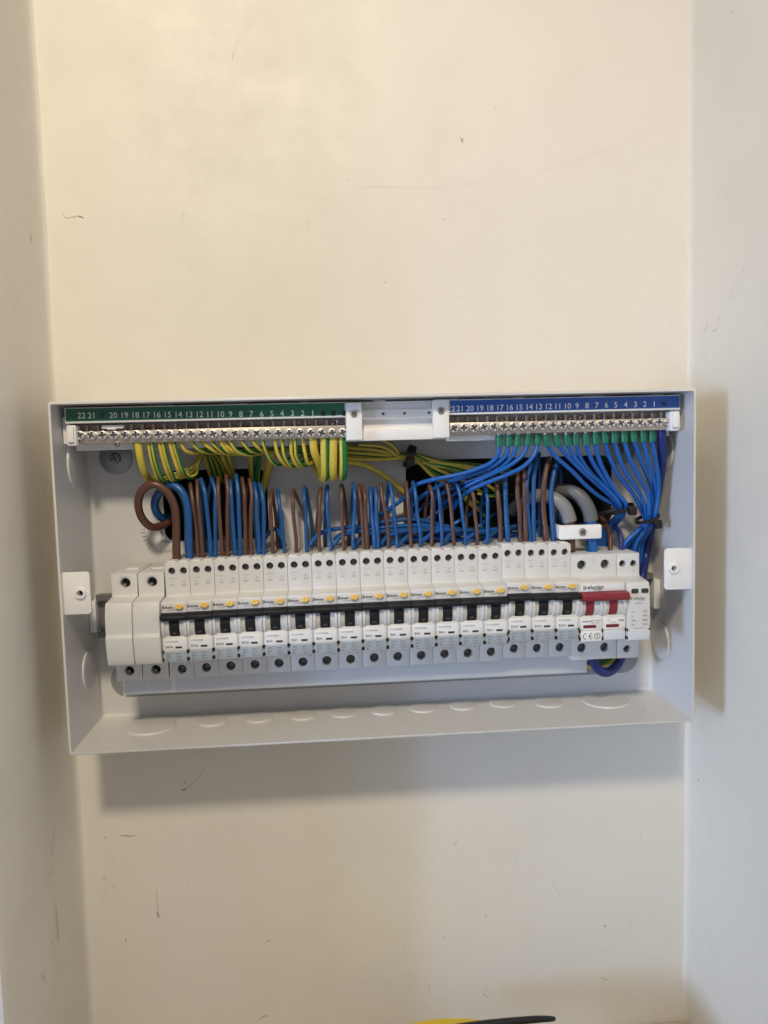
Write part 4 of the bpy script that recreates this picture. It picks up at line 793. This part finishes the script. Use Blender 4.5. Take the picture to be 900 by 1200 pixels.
# neutral wires running behind the loops
BEHIND = [[(-74.7,30,139.3), (-78,25,146.8), (-83,18,151.6), (-90.3,12,145.8), (-95.7,8,137.3)],
  [(-56.4,30,138.6), (-52.4,27,143.4), (-46.3,23,148.1), (-30.9,18,150.5), (-10.4,15,151.5), (11.5,13,150.6), (37.8,11,145.4), (65.6,10,140.2)],
  [(-36.5,26,142.8), (-31.1,22,146.2), (-14,19,151.4), (11.3,17,155.1), (30.5,16,155.1), (51.3,14,149.4), (79.3,12,142.7), (107.8,10,144.3), (136.8,8,148.8)],
  [(-38.7,30,137.3), (-33.9,27,142.8), (-27.8,24,146.3), (-14.2,20,148.1), (9.7,18,150.5), (37.2,16,150), (65,14,144.8), (100.7,10,137.6)],
  [(-20.9,30,137.4), (-15.3,26,142.7), (-7,23,146.1), (16.2,20,147.7), (43.7,18,147.3), (78.8,14,140.2), (107.7,10,135.9)],
  [(-1,30,138), (4.1,26,142.7), (12.5,23,146.1), (29.8,20,147.3), (50.6,18,147.7), (75.2,15,144.5), (114.8,10,139.9)],
  [(13,30,136.2), (18.1,27,141), (24.6,24,145.2), (36.5,21,147.1), (57.6,17,144), (86,13,139.1), (122.1,9,136.7)],
  [(29.7,30,136.9), (35.7,26,141.6), (43,23,145.8), (57.1,20,146.3), (78.3,17,143.3), (107,13,140.5)],
  [(48.5,30,136.2), (53.3,26,142.4), (60.7,23,145.9), (77.9,19,144.9), (106.8,14,141.3)],
  [(64,30,136.4), (69.4,27,141.2), (77.1,23,143.9), (95.4,18,145.5), (121.4,12,144.1)],
  [(80.3,30,135.8), (84.9,28,140.8), (92.7,24,144.9), (108,18,147.2), (129.1,10,149.2)],
  [(0.9,22,135.6), (16.2,18,138.7), (37,16,140.5), (58,14,138.1), (86.2,12,135.5), (115.3,8,132.6)],
  [(22.6,9,138.8), (31.3,8,148.1), (45.4,8,158.7), (60.2,4,166.3), (74.1,-14,170.4)],
  [(37.9,8,135.3), (52.1,8,144.6), (70.1,6,155), (88,-8,163.2), (100.8,-20,167.1)],
  [(69.1,10,135.9), (80.1,8,146.4), (94.1,3,156), (106.7,-14,159.3)],
  [(17.2,7,137.3), (27.4,7,156.4), (37.6,5,165.7), (48.5,-12,168.5)]]
BLAB = ['blue wire lying behind, rising from the fifth breaker leftwards', 'blue wire lying behind, arching up right from the sixth breaker', 'topmost blue wire behind the loops, humped over the tenth and eleventh breakers', 'blue wire lying behind, arching up right from the seventh breaker', 'blue wire lying behind, arching up right from the eighth breaker', 'blue wire lying behind, arching up right from the ninth breaker', 'blue wire lying behind, arching up right from the tenth breaker', 'blue wire lying behind, arching up right from the eleventh breaker', 'blue wire lying behind, arching up right from the twelfth breaker', 'blue wire lying behind, arching up right from the thirteenth breaker', 'blue wire lying behind, arching up right from the fourteenth breaker', 'blue wire sagging low behind the tenth and eleventh breakers', 'steep dark blue wire behind the twelfth breaker, lower of the crossed pair', 'steep dark blue wire behind the thirteenth breaker, upper of the crossed pair', 'steep dark blue wire behind the fourteenth breaker', 'dark blue wire climbing behind the eleventh breaker to the cable opening']
for j, pts in enumerate(BEHIND):
    cable('blue_wire', 'bright' if j % 2 else 'blue', pts, 1.75, BLAB[j], group='blue wires lying behind the loops above the breakers', n=9, sub=6)

# blue neutrals with green ferrules on the neutral bar
FER = [([(89.2,49,212.3), (88.9,49,206.4), (83.3,47,199.4), (72.2,44,194.5), (60.4,41,191), (41.9,37,187.7), (31.1,33,184.9), (26.3,28,181.6), (19.6,20,173.3), (8.4,13,164.4), (-0.3,9,158.9)],1.68),
  ([(96.4,49,212.1), (95.3,49,206.2), (87.7,46,198.3), (76.9,41,193), (65.4,35,188.6), (49.9,27,183.5), (35.5,18,174.8), (23.1,10,163.7)],1.68),
  ([(102.9,49,212.1), (100.5,48,205.4), (93.2,45,197.2), (81.5,38,190.2), (68.5,29,184.4), (51.2,18,176.3), (38.5,9,165.9)],1.68),
  ([(110.8,49,212.2), (107.5,50,205.2), (98.2,49,197.5), (84.8,44,190.6), (72.9,37,184.5), (60.4,24,176.4), (50.8,10,165.6)],1.68),
  ([(118.1,49,212.7), (115.8,52,205.7), (108.2,52,196.9), (94.4,48,189.5), (75.2,42,182), (65.4,30,174.5), (58.7,12,161.4)],1.68),
  ([(125.9,49,211.8), (131.7,47.0032,204), (147.8,42.2416,190.6), (161.1,36.5584,178.6), (172.9,31.7968,170), (186.3,29.8,162), (189.1,28,155.7), (185.8,22,148.4), (179.9,15,136.8), (177.4,10,122.2)],1.68),
  ([(134.1,49,211.6), (143.1,46.5,202), (158,41,188.8), (171.5,35.5,178.3), (186.4,33,164.3), (189.9,28,155.4), (186.9,22,148.4), (181.3,15,136.7), (178.9,10,122.1)],1.68),
  ([(141.7,49,211.4), (147.6,47,201.9), (159,42.6,190.3), (172.1,38.2,180.4), (186.9,36.2,164.5), (190.7,28,155.1), (187.9,22,148.3), (182.8,15,136.7), (180.3,10,122.1)],1.68),
  ([(148.3,49,211.9), (152.4,46,201.7), (163.5,39.4,188.6), (177.5,32.8,177.3), (191.8,29.8,162.5), (191.6,28,154.8), (189,22,148.3), (184.2,15,136.6), (181.7,10,122)],1.68),
  ([(156.2,49,211.7), (161,46.5,199.9), (171.1,41,186.7), (183.4,35.5,173.2), (192.6,33,162.4), (192.4,28,154.5), (190,22,148.3), (185.6,15,136.6), (183.2,10,122)],1.68),
  ([(163.5,49,212.5), (166.7,47,199.8), (174.5,42.6,186.7), (184,38.2,173.4), (192.3,36.2,163.6), (193.2,28,154.2), (191.1,22,148.2), (187.1,15,136.5), (184.6,10,121.9)],1.68),
  ([(170.8,49,213), (175.1,46.4375,201.1), (186.1,40.8,184.7), (200,35.1625,169.4), (207.7,32.6,155.4), (210.4,30.4,149), (202.6,34,142.2), (192.5,35,133.1), (189.4,34,123.6), (189.9,31,110.8)],1.68),
  ([(178.1,49,213.1), (183.6,46.9688,197.7), (193.5,42.5,182.9), (204,38.0312,169.4), (208.6,36,155.7), (210.6,33,149.3), (205.7,31,141.7), (197.6,29,132.2), (195,28,122.6), (195.5,25,109.7)],1.68),
  ([(185.9,49,213.2), (191.4,47.5,197.5), (199.9,44.2,184.4), (207.8,40.9,171), (209.6,39.4,155.9), (210.8,35.6,149.5), (208.6,28.5,141.4), (202.8,24,131.5), (200.5,23,121.7), (201.1,20,108.7)],1.68),
  ([(193.4,49,213.4), (199,46.4375,200.5), (208.2,40.8,184.1), (214.1,35.1625,170.3), (214.3,32.6,155.2), (214.4,30.4,148.9), (208.9,32,141.7), (203,31,132.3), (201.2,30,122.6), (201.7,27,109.8)],1.68),
  ([(200.7,49,213.2), (205.5,46.9688,197.1), (211.9,42.5,184), (216,38.0312,169), (214.5,36,155.5), (214.6,33,149.1), (212,29,141.3), (208.3,25,131.4), (206.9,24,121.6), (207.4,21,108.6)],1.68),
  ([(207.6,49,213), (211.5,47.5,196.9), (214.8,44.2,184), (216.3,40.9,169.2), (215.1,39.4,156.4), (214.7,35.6,149.4), (214.9,26.5,141), (212.8,20,130.6), (211.8,19,120.7), (212.4,16,107.6)],1.68)]
for j, (pts, r) in enumerate(FER):
    k = 16 - j
    lab = 'bright blue wire with green ferrule, %s ferruled wire from the left on the neutral bar' % ORD[j]
    w = cable('neutral_wire', 'bright', pts, r, lab, group='ferruled blue wires on the neutral bar', n=11, sub=8)
    p0, p1 = Vector(pts[0]), Vector(pts[1])
    d = Vector(((p1.x - p0.x) * .25, (p1.y - p0.y) * .25, p1.z - p0.z)).normalized()
    top = p0 - d * 7.6 + Vector((0, 0, 0))
    MB().tube([top, p0 + d * .9], 2.75, 14, 1, r_end=2.95).build('ferrule', 'sleeve', w, angle=50)
    MB().tube([top - d * 3.4, top], 1.3, 10, 1).build('crimp_pin', 'zinc', w, angle=50)

# earth wires
EAR = [([(-177.3,50,225.1), (-176.4,51,218.9), (-175.6,51,210.8), (-175.2,46,201.5), (-174.8,36,195.5), (-172.8,24,192.5), (-168.9,12,194), (-168.3,-15,188.9)],3,'thick pale earth cable at the far left of the earth wires','thick earth cables looping back under the earth bar',0.4,0),
  ([(-169.1,50,224.9), (-168.6,51,219.3), (-167.7,50,209.4), (-166.4,46,200), (-164.7,40,192.8), (-160.5,33,195), (-141.9,29,202.8), (-136.4,25,211.7), (-133.9,20,215.5), (-131.6,12,206.2), (-129.7,2,195.3), (-130.5,-20,188.4)],1.38,'thin earth wire hanging in a deep loop, second earth wire from the left','thin earth wires looping down from the earth bar',0.9,0.002),
  ([(-166.7,50,224.8), (-166.2,51,219.2), (-165.1,50,209.3), (-163.6,46,199.9), (-161.2,39,192.4), (-156.9,32,194.6), (-140.9,29,203.4), (-136,25,211.7), (-133.2,20,215.5), (-129.7,12,206.2), (-127.7,2,195.2), (-128.4,-20,188.3)],1.38,'thin earth wire hanging in a deep loop, third earth wire from the left','thin earth wires looping down from the earth bar',0.95,0.002),
  ([(-161.5,50,224.7), (-161.1,51,219.1), (-159.6,50,209.2), (-158,46,199.7), (-156.4,38,192.8), (-152,31,195.1), (-139.9,29,204), (-135.5,25,211.7), (-132.6,20,215.5), (-127.7,12,206.1), (-125.7,2,195.1), (-126.3,-20,188.2)],1.38,'thin earth wire hanging in a deep loop, fourth earth wire from the left','thin earth wires looping down from the earth bar',0.4,0.002),
  ([(-158.8,50,224.6), (-158.3,51,219), (-156.7,50,209.1), (-154.8,46,199.6), (-153.5,37,193), (-149,30,195.3), (-138.9,29,204.6), (-135.1,25,211.6), (-131.9,20,215.5), (-125.7,12,206.1), (-123.6,2,195.1), (-124.3,-20,188.2)],1.38,'thin earth wire hanging in a deep loop, fifth earth wire from the left','thin earth wires looping down from the earth bar',0.93,0.002),
  ([(-153.9,50,224.5), (-153.5,51,218.9), (-151.5,50,209), (-149.5,46,199.5), (-149.8,36,194.5), (-145.3,29,196.7), (-137.9,29,205.3), (-134.6,25,211.6), (-131.3,20,215.5), (-123.7,12,206), (-121.6,2,195), (-122.2,-20,188.1)],1.38,'thin earth wire hanging in a deep loop, sixth earth wire from the left','thin earth wires looping down from the earth bar',0.44,0.002),
  ([(-150.9,50,224.4), (-150.4,51,218.8), (-148.2,50,208.9), (-146.1,46,199.4), (-144.3,35,194.3), (-139.8,28,196.6), (-137,29,205.9), (-134.2,25,211.6), (-130.6,20,215.5), (-121.8,12,206), (-119.6,2,195), (-120.1,-20,188.1)],1.38,'thin earth wire hanging in a deep loop, seventh earth wire from the left','thin earth wires looping down from the earth bar',0.97,0.002),
  ([(-147.5,50,224.3), (-146,51,220.6), (-143.4,50,214.6), (-139.1,44,212.4), (-134.2,34,213), (-124.5,22,214.8), (-111.5,12,215.8), (-88.6,9,213.9)],1.35,'thin earth wire in a shallow rightward curve, first shallow one from the left','thin earth wires looping down from the earth bar',0.42,0.002),
  ([(-139.3,50,224.1), (-137.7,51,220.4), (-133.9,50,215.3), (-128.8,44,212.7), (-124.1,34,212), (-114.2,22,213.7), (-100.9,12,214.8), (-78,9,212.8)],1.35,'thin earth wire in a shallow rightward curve, second shallow one from the left','thin earth wires looping down from the earth bar',0.93,0.002),
  ([(-131.9,50,223.9), (-130.4,51,220.2), (-125.3,50,215.3), (-120.1,44,211.9), (-115.9,34,211.5), (-105.8,22,213.2), (-92.3,12,214.2), (-69.3,9,212.3)],1.35,'thin earth wire in a shallow rightward curve, third shallow one from the left','thin earth wires looping down from the earth bar',0.38,0.002),
  ([(-124.7,50,223.8), (-123.2,51,220), (-119.1,50,214.9), (-113.9,44,211.4), (-108.9,34,211), (-98.6,22,212.7), (-85,12,213.7), (-61.9,9,211.8)],1.35,'thin earth wire in a shallow rightward curve, fourth shallow one from the left','thin earth wires looping down from the earth bar',0.96,0.002),
  ([(-118.7,50,223.6), (-117.2,51,219.8), (-113,50,213.5), (-108.6,44,211.6), (-103.2,34,210.8), (-92.8,22,212.5), (-79.1,12,213.5), (-55.8,9,211.6)],1.35,'thin earth wire in a shallow rightward curve, fifth shallow one from the left','thin earth wires looping down from the earth bar',0.45,0.002),
  ([(-116.6,50,223.6), (-115.1,51,219.8), (-110.5,50,214.1), (-105.8,44,211.2), (-101.3,34,211.1), (-90.8,22,212.8), (-77.1,12,213.8), (-53.8,9,211.9)],1.35,'thin earth wire in a shallow rightward curve, sixth shallow one from the left','thin earth wires looping down from the earth bar',0.4,0.002),
  ([(-111.5,50,223.4), (-110,51,219.7), (-106.2,50,213.4), (-99,44,210.1), (-92.4,34,210.5), (-81.7,22,212.2), (-67.7,12,213.2), (-44.4,9,211.3)],1.35,'thin earth wire in a shallow rightward curve, seventh shallow one from the left','thin earth wires looping down from the earth bar',0.91,0.002),
  ([(-102.7,50,223.2), (-101.2,51,219.4), (-97.2,50,213.8), (-92.9,44,211.8), (-87.9,34,211.7), (-77.1,22,213.4), (-63,12,214.5), (-39.6,9,212.5)],1.35,'thin earth wire in a shallow rightward curve, eighth shallow one from the left','thin earth wires looping down from the earth bar',0.94,0.002),
  ([(-95.1,50,223), (-93.6,51,219.3), (-91,50,215.5), (-87.3,44,212.3), (-82.1,34,211.9), (-71.2,22,213.6), (-57,12,214.6), (-33.5,9,212.7)],1.35,'thin earth wire in a shallow rightward curve, last shallow one from the left','thin earth wires looping down from the earth bar',0.43,0.002),
  ([(-87,50,222.8), (-86.5,51,219.1), (-84.6,50,212.2), (-80.9,45,204.5), (-76.5,37,201.8), (-71.1,28,205.4), (-65.5,20,209.8), (-51,13,211.5), (-30.9,9,209.6)],1.35,'thin earth wire in a medium loop before the thick loops, first from the left','thin earth wires looping down from the earth bar',0.95,0.002),
  ([(-78.7,50,222.6), (-78.1,51,218.9), (-76,50,208.8), (-72.2,45,202.7), (-68.9,37,200.9), (-63.4,28,204.5), (-57.6,20,208.9), (-43,13,210.6), (-22.8,9,208.7)],1.35,'thin earth wire in a medium loop before the thick loops, second from the left','thin earth wires looping down from the earth bar',0.42,0.002),
  ([(-73.2,50,222.5), (-72.6,51,218.7), (-71.3,50,208.7), (-67.8,45,201.6), (-64.4,37,200.5), (-58.8,28,204.1), (-53,20,208.5), (-38.4,13,210.1), (-18.1,9,208.2)],1.35,'thin earth wire in a medium loop before the thick loops, third from the left','thin earth wires looping down from the earth bar',0.92,0.002),
  ([(-66.8,50,222.3), (-66.3,51,218.6), (-66.3,50,209.8), (-63.3,45,201.8), (-59.9,37,200), (-54.3,28,203.6), (-48.4,20,208), (-33.7,13,209.7), (-13.3,9,207.8)],1.35,'thin earth wire in a medium loop before the thick loops, fourth from the left','thin earth wires looping down from the earth bar',0.39,0.002),
  ([(-63.5,50,222.3), (-63,51,218.5), (-62.6,50,208.5), (-58.9,45,201.4), (-54.7,37,201.5), (-49,28,205.1), (-43,20,209.6), (-28.2,13,211.2), (-7.8,9,209.3)],1.35,'thin earth wire in a medium loop before the thick loops, fifth from the left','thin earth wires looping down from the earth bar',0.96,0.002),
  ([(-58,50,222.1), (-57.5,51,218.3), (-56,50,208.3), (-54.5,45,202.5), (-50.8,37,203), (-45,28,206.7), (-39,20,211.1), (-24.1,13,212.8), (-3.7,9,210.9)],1.35,'thin earth wire in a medium loop before the thick loops, last from the left','thin earth wires looping down from the earth bar',0.44,0.002),
  ([(-50.2,50,223.2), (-50,51,217.5), (-49.3,50,210.6), (-46.5,44,202.9), (-44.6,35,196.3), (-44.2,26,192.2), (-46.8,18,194.7), (-50.1,12,200), (-51.8,9,210.8)],3,'leftmost of the four thick earth cables looping under the bar, curving right','thick earth cables looping back under the earth bar',0.72,0),
  ([(-41.7,50,223), (-41.8,51.5,216.7), (-42.1,50,201), (-42.4,46,194), (-43.2,38,190.9), (-45.2,28,191.6), (-48.4,20,196.8), (-51,14,202.7), (-51.8,10,212.2)],3.1,'thick earth cable loop with green left edge, second of the four under the bar','thick earth cables looping back under the earth bar',0.95,0),
  ([(-35.1,50,222.8), (-35.3,51.5,216.5), (-36,50,200.8), (-36.2,46,194.4), (-36.6,38,191.6), (-37.3,28,193.3), (-37.7,20,200.5), (-37.7,13,210.4)],3.1,'thick pale yellow earth cable loop, third of the four under the bar','thick earth cables looping back under the earth bar',0.68,0),
  ([(-27.9,50,222.6), (-28,51.5,216.3), (-28.2,50,200.6), (-28.6,46,194.2), (-29.1,38,191.4), (-30,28,193.1), (-30.7,20,200.3), (-30.3,13,210.2)],3.1,'rightmost thick earth loop under the bar, half green and half yellow','thick earth cables looping back under the earth bar',0.05,0),
  ([(-28.8,18,216.2), (-2,16,212.8), (19.7,14,207.6), (25,13,209.2), (30,13,207.2), (52.6,12,200.6), (82.9,9,196.6), (109.7,5,191.3)],1.38,'thin earth wire of the tied bundle below the white carrier, first from the top','thin earth wires tied in a bundle behind the carrier',0.95,0.002),
  ([(-28.9,20,214.2), (-2.2,18,211.2), (19.5,15.4,207), (24.8,14.4,208.3), (29.8,14.4,206.3), (52.3,14,199.3), (80.7,9,192.2), (103.7,0,181.6)],1.38,'thin earth wire of the tied bundle below the white carrier, second from the top','thin earth wires tied in a bundle behind the carrier',0.42,0.002),
  ([(-28.9,16,212.2), (-2.1,15,209.5), (19.3,16.8,206.4), (24.6,15.8,207.4), (29.6,15.8,205.4), (50.3,13,195.9), (70.2,9,189.8), (92.9,0,175.6)],1.38,'thin earth wire of the tied bundle below the white carrier, third from the top','thin earth wires tied in a bundle behind the carrier',0.92,0.002),
  ([(-29,19,210.2), (-2.2,17,207.8), (19.6,14,205.8), (24.9,13,206.5), (29.9,13,204.4), (48.6,15,193.9), (66.7,9,185.7), (90.4,-5,171.9)],1.38,'thin earth wire of the tied bundle below the white carrier, fourth from the top','thin earth wires tied in a bundle behind the carrier',0.39,0.002),
  ([(-29.1,17,207.9), (-2.2,15,205.8), (19.5,15.4,205.2), (24.7,14.4,205.7), (29.7,14.4,203.5), (46.6,14,190.6), (63.3,8,181.7), (83.7,-8,164.8)],1.38,'thin earth wire of the tied bundle below the white carrier, fifth from the top','thin earth wires tied in a bundle behind the carrier',0.96,0.002),
  ([(-29.2,20,205.5), (-2.4,18,203.8), (19.3,16.8,204.6), (24.6,15.8,204.8), (29.5,15.8,202.5), (43.7,15,189), (59.7,8,179), (80.7,-8,160.6)],1.38,'thin earth wire of the tied bundle below the white carrier, lowest from the top','thin earth wires tied in a bundle behind the carrier',0.44,0.002),
  ([(-2.3,24,221.4), (11.2,20,214.5), (19.6,14,203.9), (24.8,13,203.9), (29.8,13,201.6), (49.2,16,197.3), (72,11,191.8), (99,5,186.1)],1.38,'thin earth wire of the tied bundle, steeper one dropping in from above the bundle','thin earth wires tied in a bundle behind the carrier',0.9,0.002),
  ([(-15.8,26,215.7), (4.3,21,213), (19.4,15.4,203.3), (24.7,14.4,203), (29.7,14.4,200.6), (53.5,15,198.9), (84,10,194.2), (110.1,3,188.5)],1.38,'thin earth wire of the tied bundle, shallower one dropping in from above the bundle','thin earth wires tied in a bundle behind the carrier',0.41,0.002),
  ([(-30.6,22,202.9), (-23.3,20,202.1), (-11.9,18,199.7), (1.5,15,192.6), (11.8,12,184.7), (20.9,8,176), (29,-5,166.7)],2.25,'medium earth cable arcing down right below the tied earth bundle',None,0.47,0),
  ([(-135.5,24,211.7), (-139.1,18,206.5), (-143,12,201.2), (-150.3,-15,192.6)],1.5,'thin earth wire slanting down left into the left cable opening','earth wires running down into the left cable opening',0.3,0.004),
  ([(-134.7,22,211), (-133.5,14,202.3), (-132.5,6,194.1), (-134,-20,187.8)],1.6,'thin dark earth wire slanting right into the opening, left one','earth wires running down into the left cable opening',0.6,0.004),
  ([(-131.8,22,210.9), (-130.2,14,202.2), (-129.1,6,194), (-131.2,-20,187.7)],1.5,'thin dark earth wire slanting right into the opening, right one','earth wires running down into the left cable opening',0.2,0.004),
  ([(-121.1,22,210.6), (-119,14,202.6), (-116.7,4,194.3), (-117.3,-20,188.7)],1.9,'earth wire slanting into the opening below number nine, left one','earth wires running down into the left cable opening',0.8,0.004),
  ([(-116.9,22,211.2), (-115.5,15,203.8), (-114.8,5,195.6), (-115.2,-20,188.6)],1.7,'earth wire slanting into the opening below number nine, right one','earth wires running down into the left cable opening',0.4,0.004),
  ([(-99.2,20,213.3), (-99.7,13,202.1), (-99.9,5,191.1), (-102.1,-20,182.6)],2.5,'olive earth cable dropping straight into the opening','earth wires running down into the left cable opening',0.85,0.004),
  ([(-93.1,18,213.2), (-94.9,11,201.9), (-96.8,4,188.3), (-100.1,-20,179.7)],2.3,'dark green earth cable dropping straight into the opening','earth wires running down into the left cable opening',0.1,0.004),
  ([(-81.5,24,212.9), (-84.6,18,205), (-89.5,9,190.3), (-94,2,177.8), (-100.5,-20,169.7)],2.9,'thick earth cable slanting down left into the opening','earth wires running down into the left cable opening',0.7,0.004),
  ([(80.8,8,185.3), (91.6,6,178.7), (98.6,0,173.3), (109.7,-20,166.1)],1.35,'short bit of earth wire showing behind the right hand breaker loops, upper one','earth wires deep behind the right hand loops',0.7,0.01),
  ([(69.7,10,171.9), (77.6,8,164.6), (88.2,4,154.2), (100.8,-15,142)],1.35,'short bit of earth wire showing behind the right hand breaker loops, lower one','earth wires deep behind the right hand loops',0.8,0.01),
  ([(81,6,174.1), (89.8,4,171.7), (101.1,-2,171), (115.6,-20,170.3)],1.35,'short bit of earth wire showing behind the right hand breaker loops, flattest one','earth wires deep behind the right hand loops',0.9,0.01)]
for (pts, r, lab, grp, rot, tw) in EAR:
    cable('earth_wire', 'earth', pts, r, lab, group=grp, n=14, sub=7, rot=rot, twist=tw)

# big cables
BIG = [('neutral_cable','navy',[(215.3,49,221.2), (215.9,48,213.5), (218.5,43,195.1), (220.2,34,180.1), (220.9,24,159.1), (220.1,18,137.8), (218.3,14,119.8), (209.1,27,101.1), (205.6,27,76.9), (202.6,24,51.7), (201.3,22,38.5)],3.3,'thick navy neutral cable running down from the right end of the neutral bar','cable'),
  ('loop_cable','navy',[(162.7,40,49.4), (164.1,41,41.3), (168.2,41,33.9), (175.2,38,30.3), (183.7,33,31.5), (191,28,37.1), (194.8,24,43.6)],3.7,'thick navy cable hanging in a U below the main switch','cable'),
  ('earth_tail','earth',[(163.4,24,33.8), (170.9,25,32.3), (178.3,26,34), (185,27,38.5), (189.3,27,44.7)],2.7,'short green and yellow earth cable behind the navy U below the main switch','cable'),
  ('bare_core','sheath',[(175.6,18,32.9), (181.3,20,35.3), (185.6,22,41.4)],2.6,'short grey cable stub behind the navy U below the main switch','cable'),
  ('brown_wire','brown_thick',[(177.6,10,156), (181,16,150.8), (182.2,24,144.6), (181.2,32,137.2), (179.9,36,126.9)],1.75,'brown wire dropping into the left terminal of the surge protector','wire'),
  ('blue_wire','navy',[(186,14,147.7), (188.6,22,145.6), (189.3,30,140.8), (189.4,34,134.5), (189,36,125.2)],1.85,'dark blue wire dropping into the right terminal of the surge protector','wire')]
for (name, m, pts, r, lab, cat) in BIG:
    cable(name, m, pts, r, lab, cat, n=18, sub=8)

# tails: grey sheath with coloured core as part
for pts, core, m, mc, lab in [([(111.7,-5,158.4), (121.1,14,169.2), (128.9,26,171.7), (135.7,33,169.5), (142.9,36,163.1), (146.5,36,155), (147.2,36,151.6)], [(146.9,36,153.7), (146.9,37,145.7), (145.7,40,128.7)], 'sheath', 'brown_thick', 'light grey supply tail with brown core, left of the two under the white clamp'),
  ([(135.4,-25,162), (137.9,5,171.7), (144.2,19,174.6), (153.1,30,173.9), (160.2,35,165.2), (163.6,36,155.8), (164.3,36,151.7)], [(164.1,36,153.8), (164.2,37,145.1), (163.6,40,126.7)], 'sheath_dark', 'bright', 'dark grey supply tail with blue core, right of the two under the white clamp')]:
    w = cable('supply_tail', m, pts, 5.6, lab, 'cable', 'grey sheathed supply tails', n=20, sub=8)
    MB().tube(core, 4.3, 18, 6).build('inner_core', mc, w, angle=60)
# white saddle clamp over the tails
cl = thing('cable_clamp', (151.5, 44, 144), 'white plastic saddle clamp screwed across the two grey supply tails', 'cable clamp')
MB().plate(rrect(135.6, 169.2, 138.6, 149.6, 1.6), 42.6, 46.2).build('saddle', 'white', cl, bevel=.7)
MB().box(136, 140, 24, 43, 139, 149.2).build('saddle_leg', 'white', cl, bevel=.6); MB().box(165, 169, 24, 43, 139, 149.2).build('saddle_leg', 'white', cl, bevel=.6)
shade_recess(MB().cyl(154.0, 144.1, 3.2, 45.9, 47.6, 24, 2.6).build('clamp_screw', 'dull', cl, bevel=.3, cut=phillips(MB(), 154, 144.1, 2.6, 46.8, 50, .7)))

# black cable ties
def tie(c, axis, ra, rb, w, lab, head, tail=None):
    c = Vector(c); ax = Vector(axis).normalized()
    t = thing('cable_tie', tuple(c), lab, 'cable tie', 'black nylon cable ties round the wire bundles')
    u = ax.cross(Vector((0, 1, 0))).normalized(); v = ax.cross(u).normalized()
    n = 28; vs = []
    for k in range(n):
        a = 2 * math.pi * k / n
        for (dr, da) in ((0, -w), (1.3, -w), (1.3, w), (0, w)):
            vs.append(c + u * (ra + dr) * math.cos(a) + v * (rb + dr) * math.sin(a) + ax * da)
    fs = []
    for k in range(n):
        for q in range(4): fs.append((k * 4 + q, k * 4 + (q + 1) % 4, ((k + 1) % n) * 4 + (q + 1) % 4, ((k + 1) % n) * 4 + q))
    MB().add(vs, fs).build('strap', 'nylon', t, angle=40)
    hd = Vector(head); X, h, Z = hd
    MB().box(X - 3.2, X + 3.2, h - 2.6, h + 2.6, Z - 3.4, Z + 3.4).build('tie_head', 'nylon', t, bevel=1.0)
    if tail: MB().tube(tail, 1.5, 6, 6).build('tie_tail', 'nylon', t)
    return t
tie((191.3,31,159.9), (-.35, .1, 1), 8.6, 6.4, 1.3, 'black cable tie round the left bundle of blue ferruled wires', (196.8,38,158.6), [(184.5,36,159.8), (178.8,33,157.8), (173.1,28,156.2)])
tie((210.6,34,151.7), (-.3, .1, 1), 8.6, 7.6, 1.3, 'black cable tie round the right bundle of blue ferruled wires', (216.2,40,147.4), [(211.5,42,149.4), (216.8,41,146.8)])
tie((25,14.5,205.5), (1, 0, -.35), 8.0, 5.6, 3.0, 'black cable tie round the yellow and green earth bundle behind the carrier', (24.9,21,201.1))
# ------------------------------------------------------------------ things on the ledge below
rd = thing('yellow_reel', (36, 150, -300), 'round yellow plastic reel, only its top edge showing at the bottom of the photo', 'reel')
def vcyl(mb, cx, ch, r, z0, z1, n=72):
    a = [2 * math.pi * i / n for i in range(n)]
    return mb.add([(cx + r * math.cos(q), ch + r * math.sin(q), z) for z in (z0, z1) for q in a], [tuple(range(n)), tuple(range(2 * n - 1, n - 1, -1))] + [(i, i + n, (i + 1) % n + n, (i + 1) % n) for i in range(n)])
vcyl(MB(), 36, 150, 110, -256, -247.5).build('flange', 'yellow', rd, bevel=1.5)
vcyl(MB(), 36, 150, 70, -294, -256).build('hub', 'yellow', rd)
vcyl(MB(), 36, 150, 110, -300, -294).build('flange', 'yellow', rd, bevel=1.5)
tl = thing('pointed_tool', (96, 54, -246), 'black pointed tool lying across the yellow reel at the bottom edge', 'tool')
MB().tube([(127.5, 51, -247.2), (124, 51.4, -246.7), (112, 52, -245.6), (64, 54.5, -244.6), (20, 60, -243.9)], 1.5, 14, 6, r_end=3.6).build('shaft', 'nylon', tl)
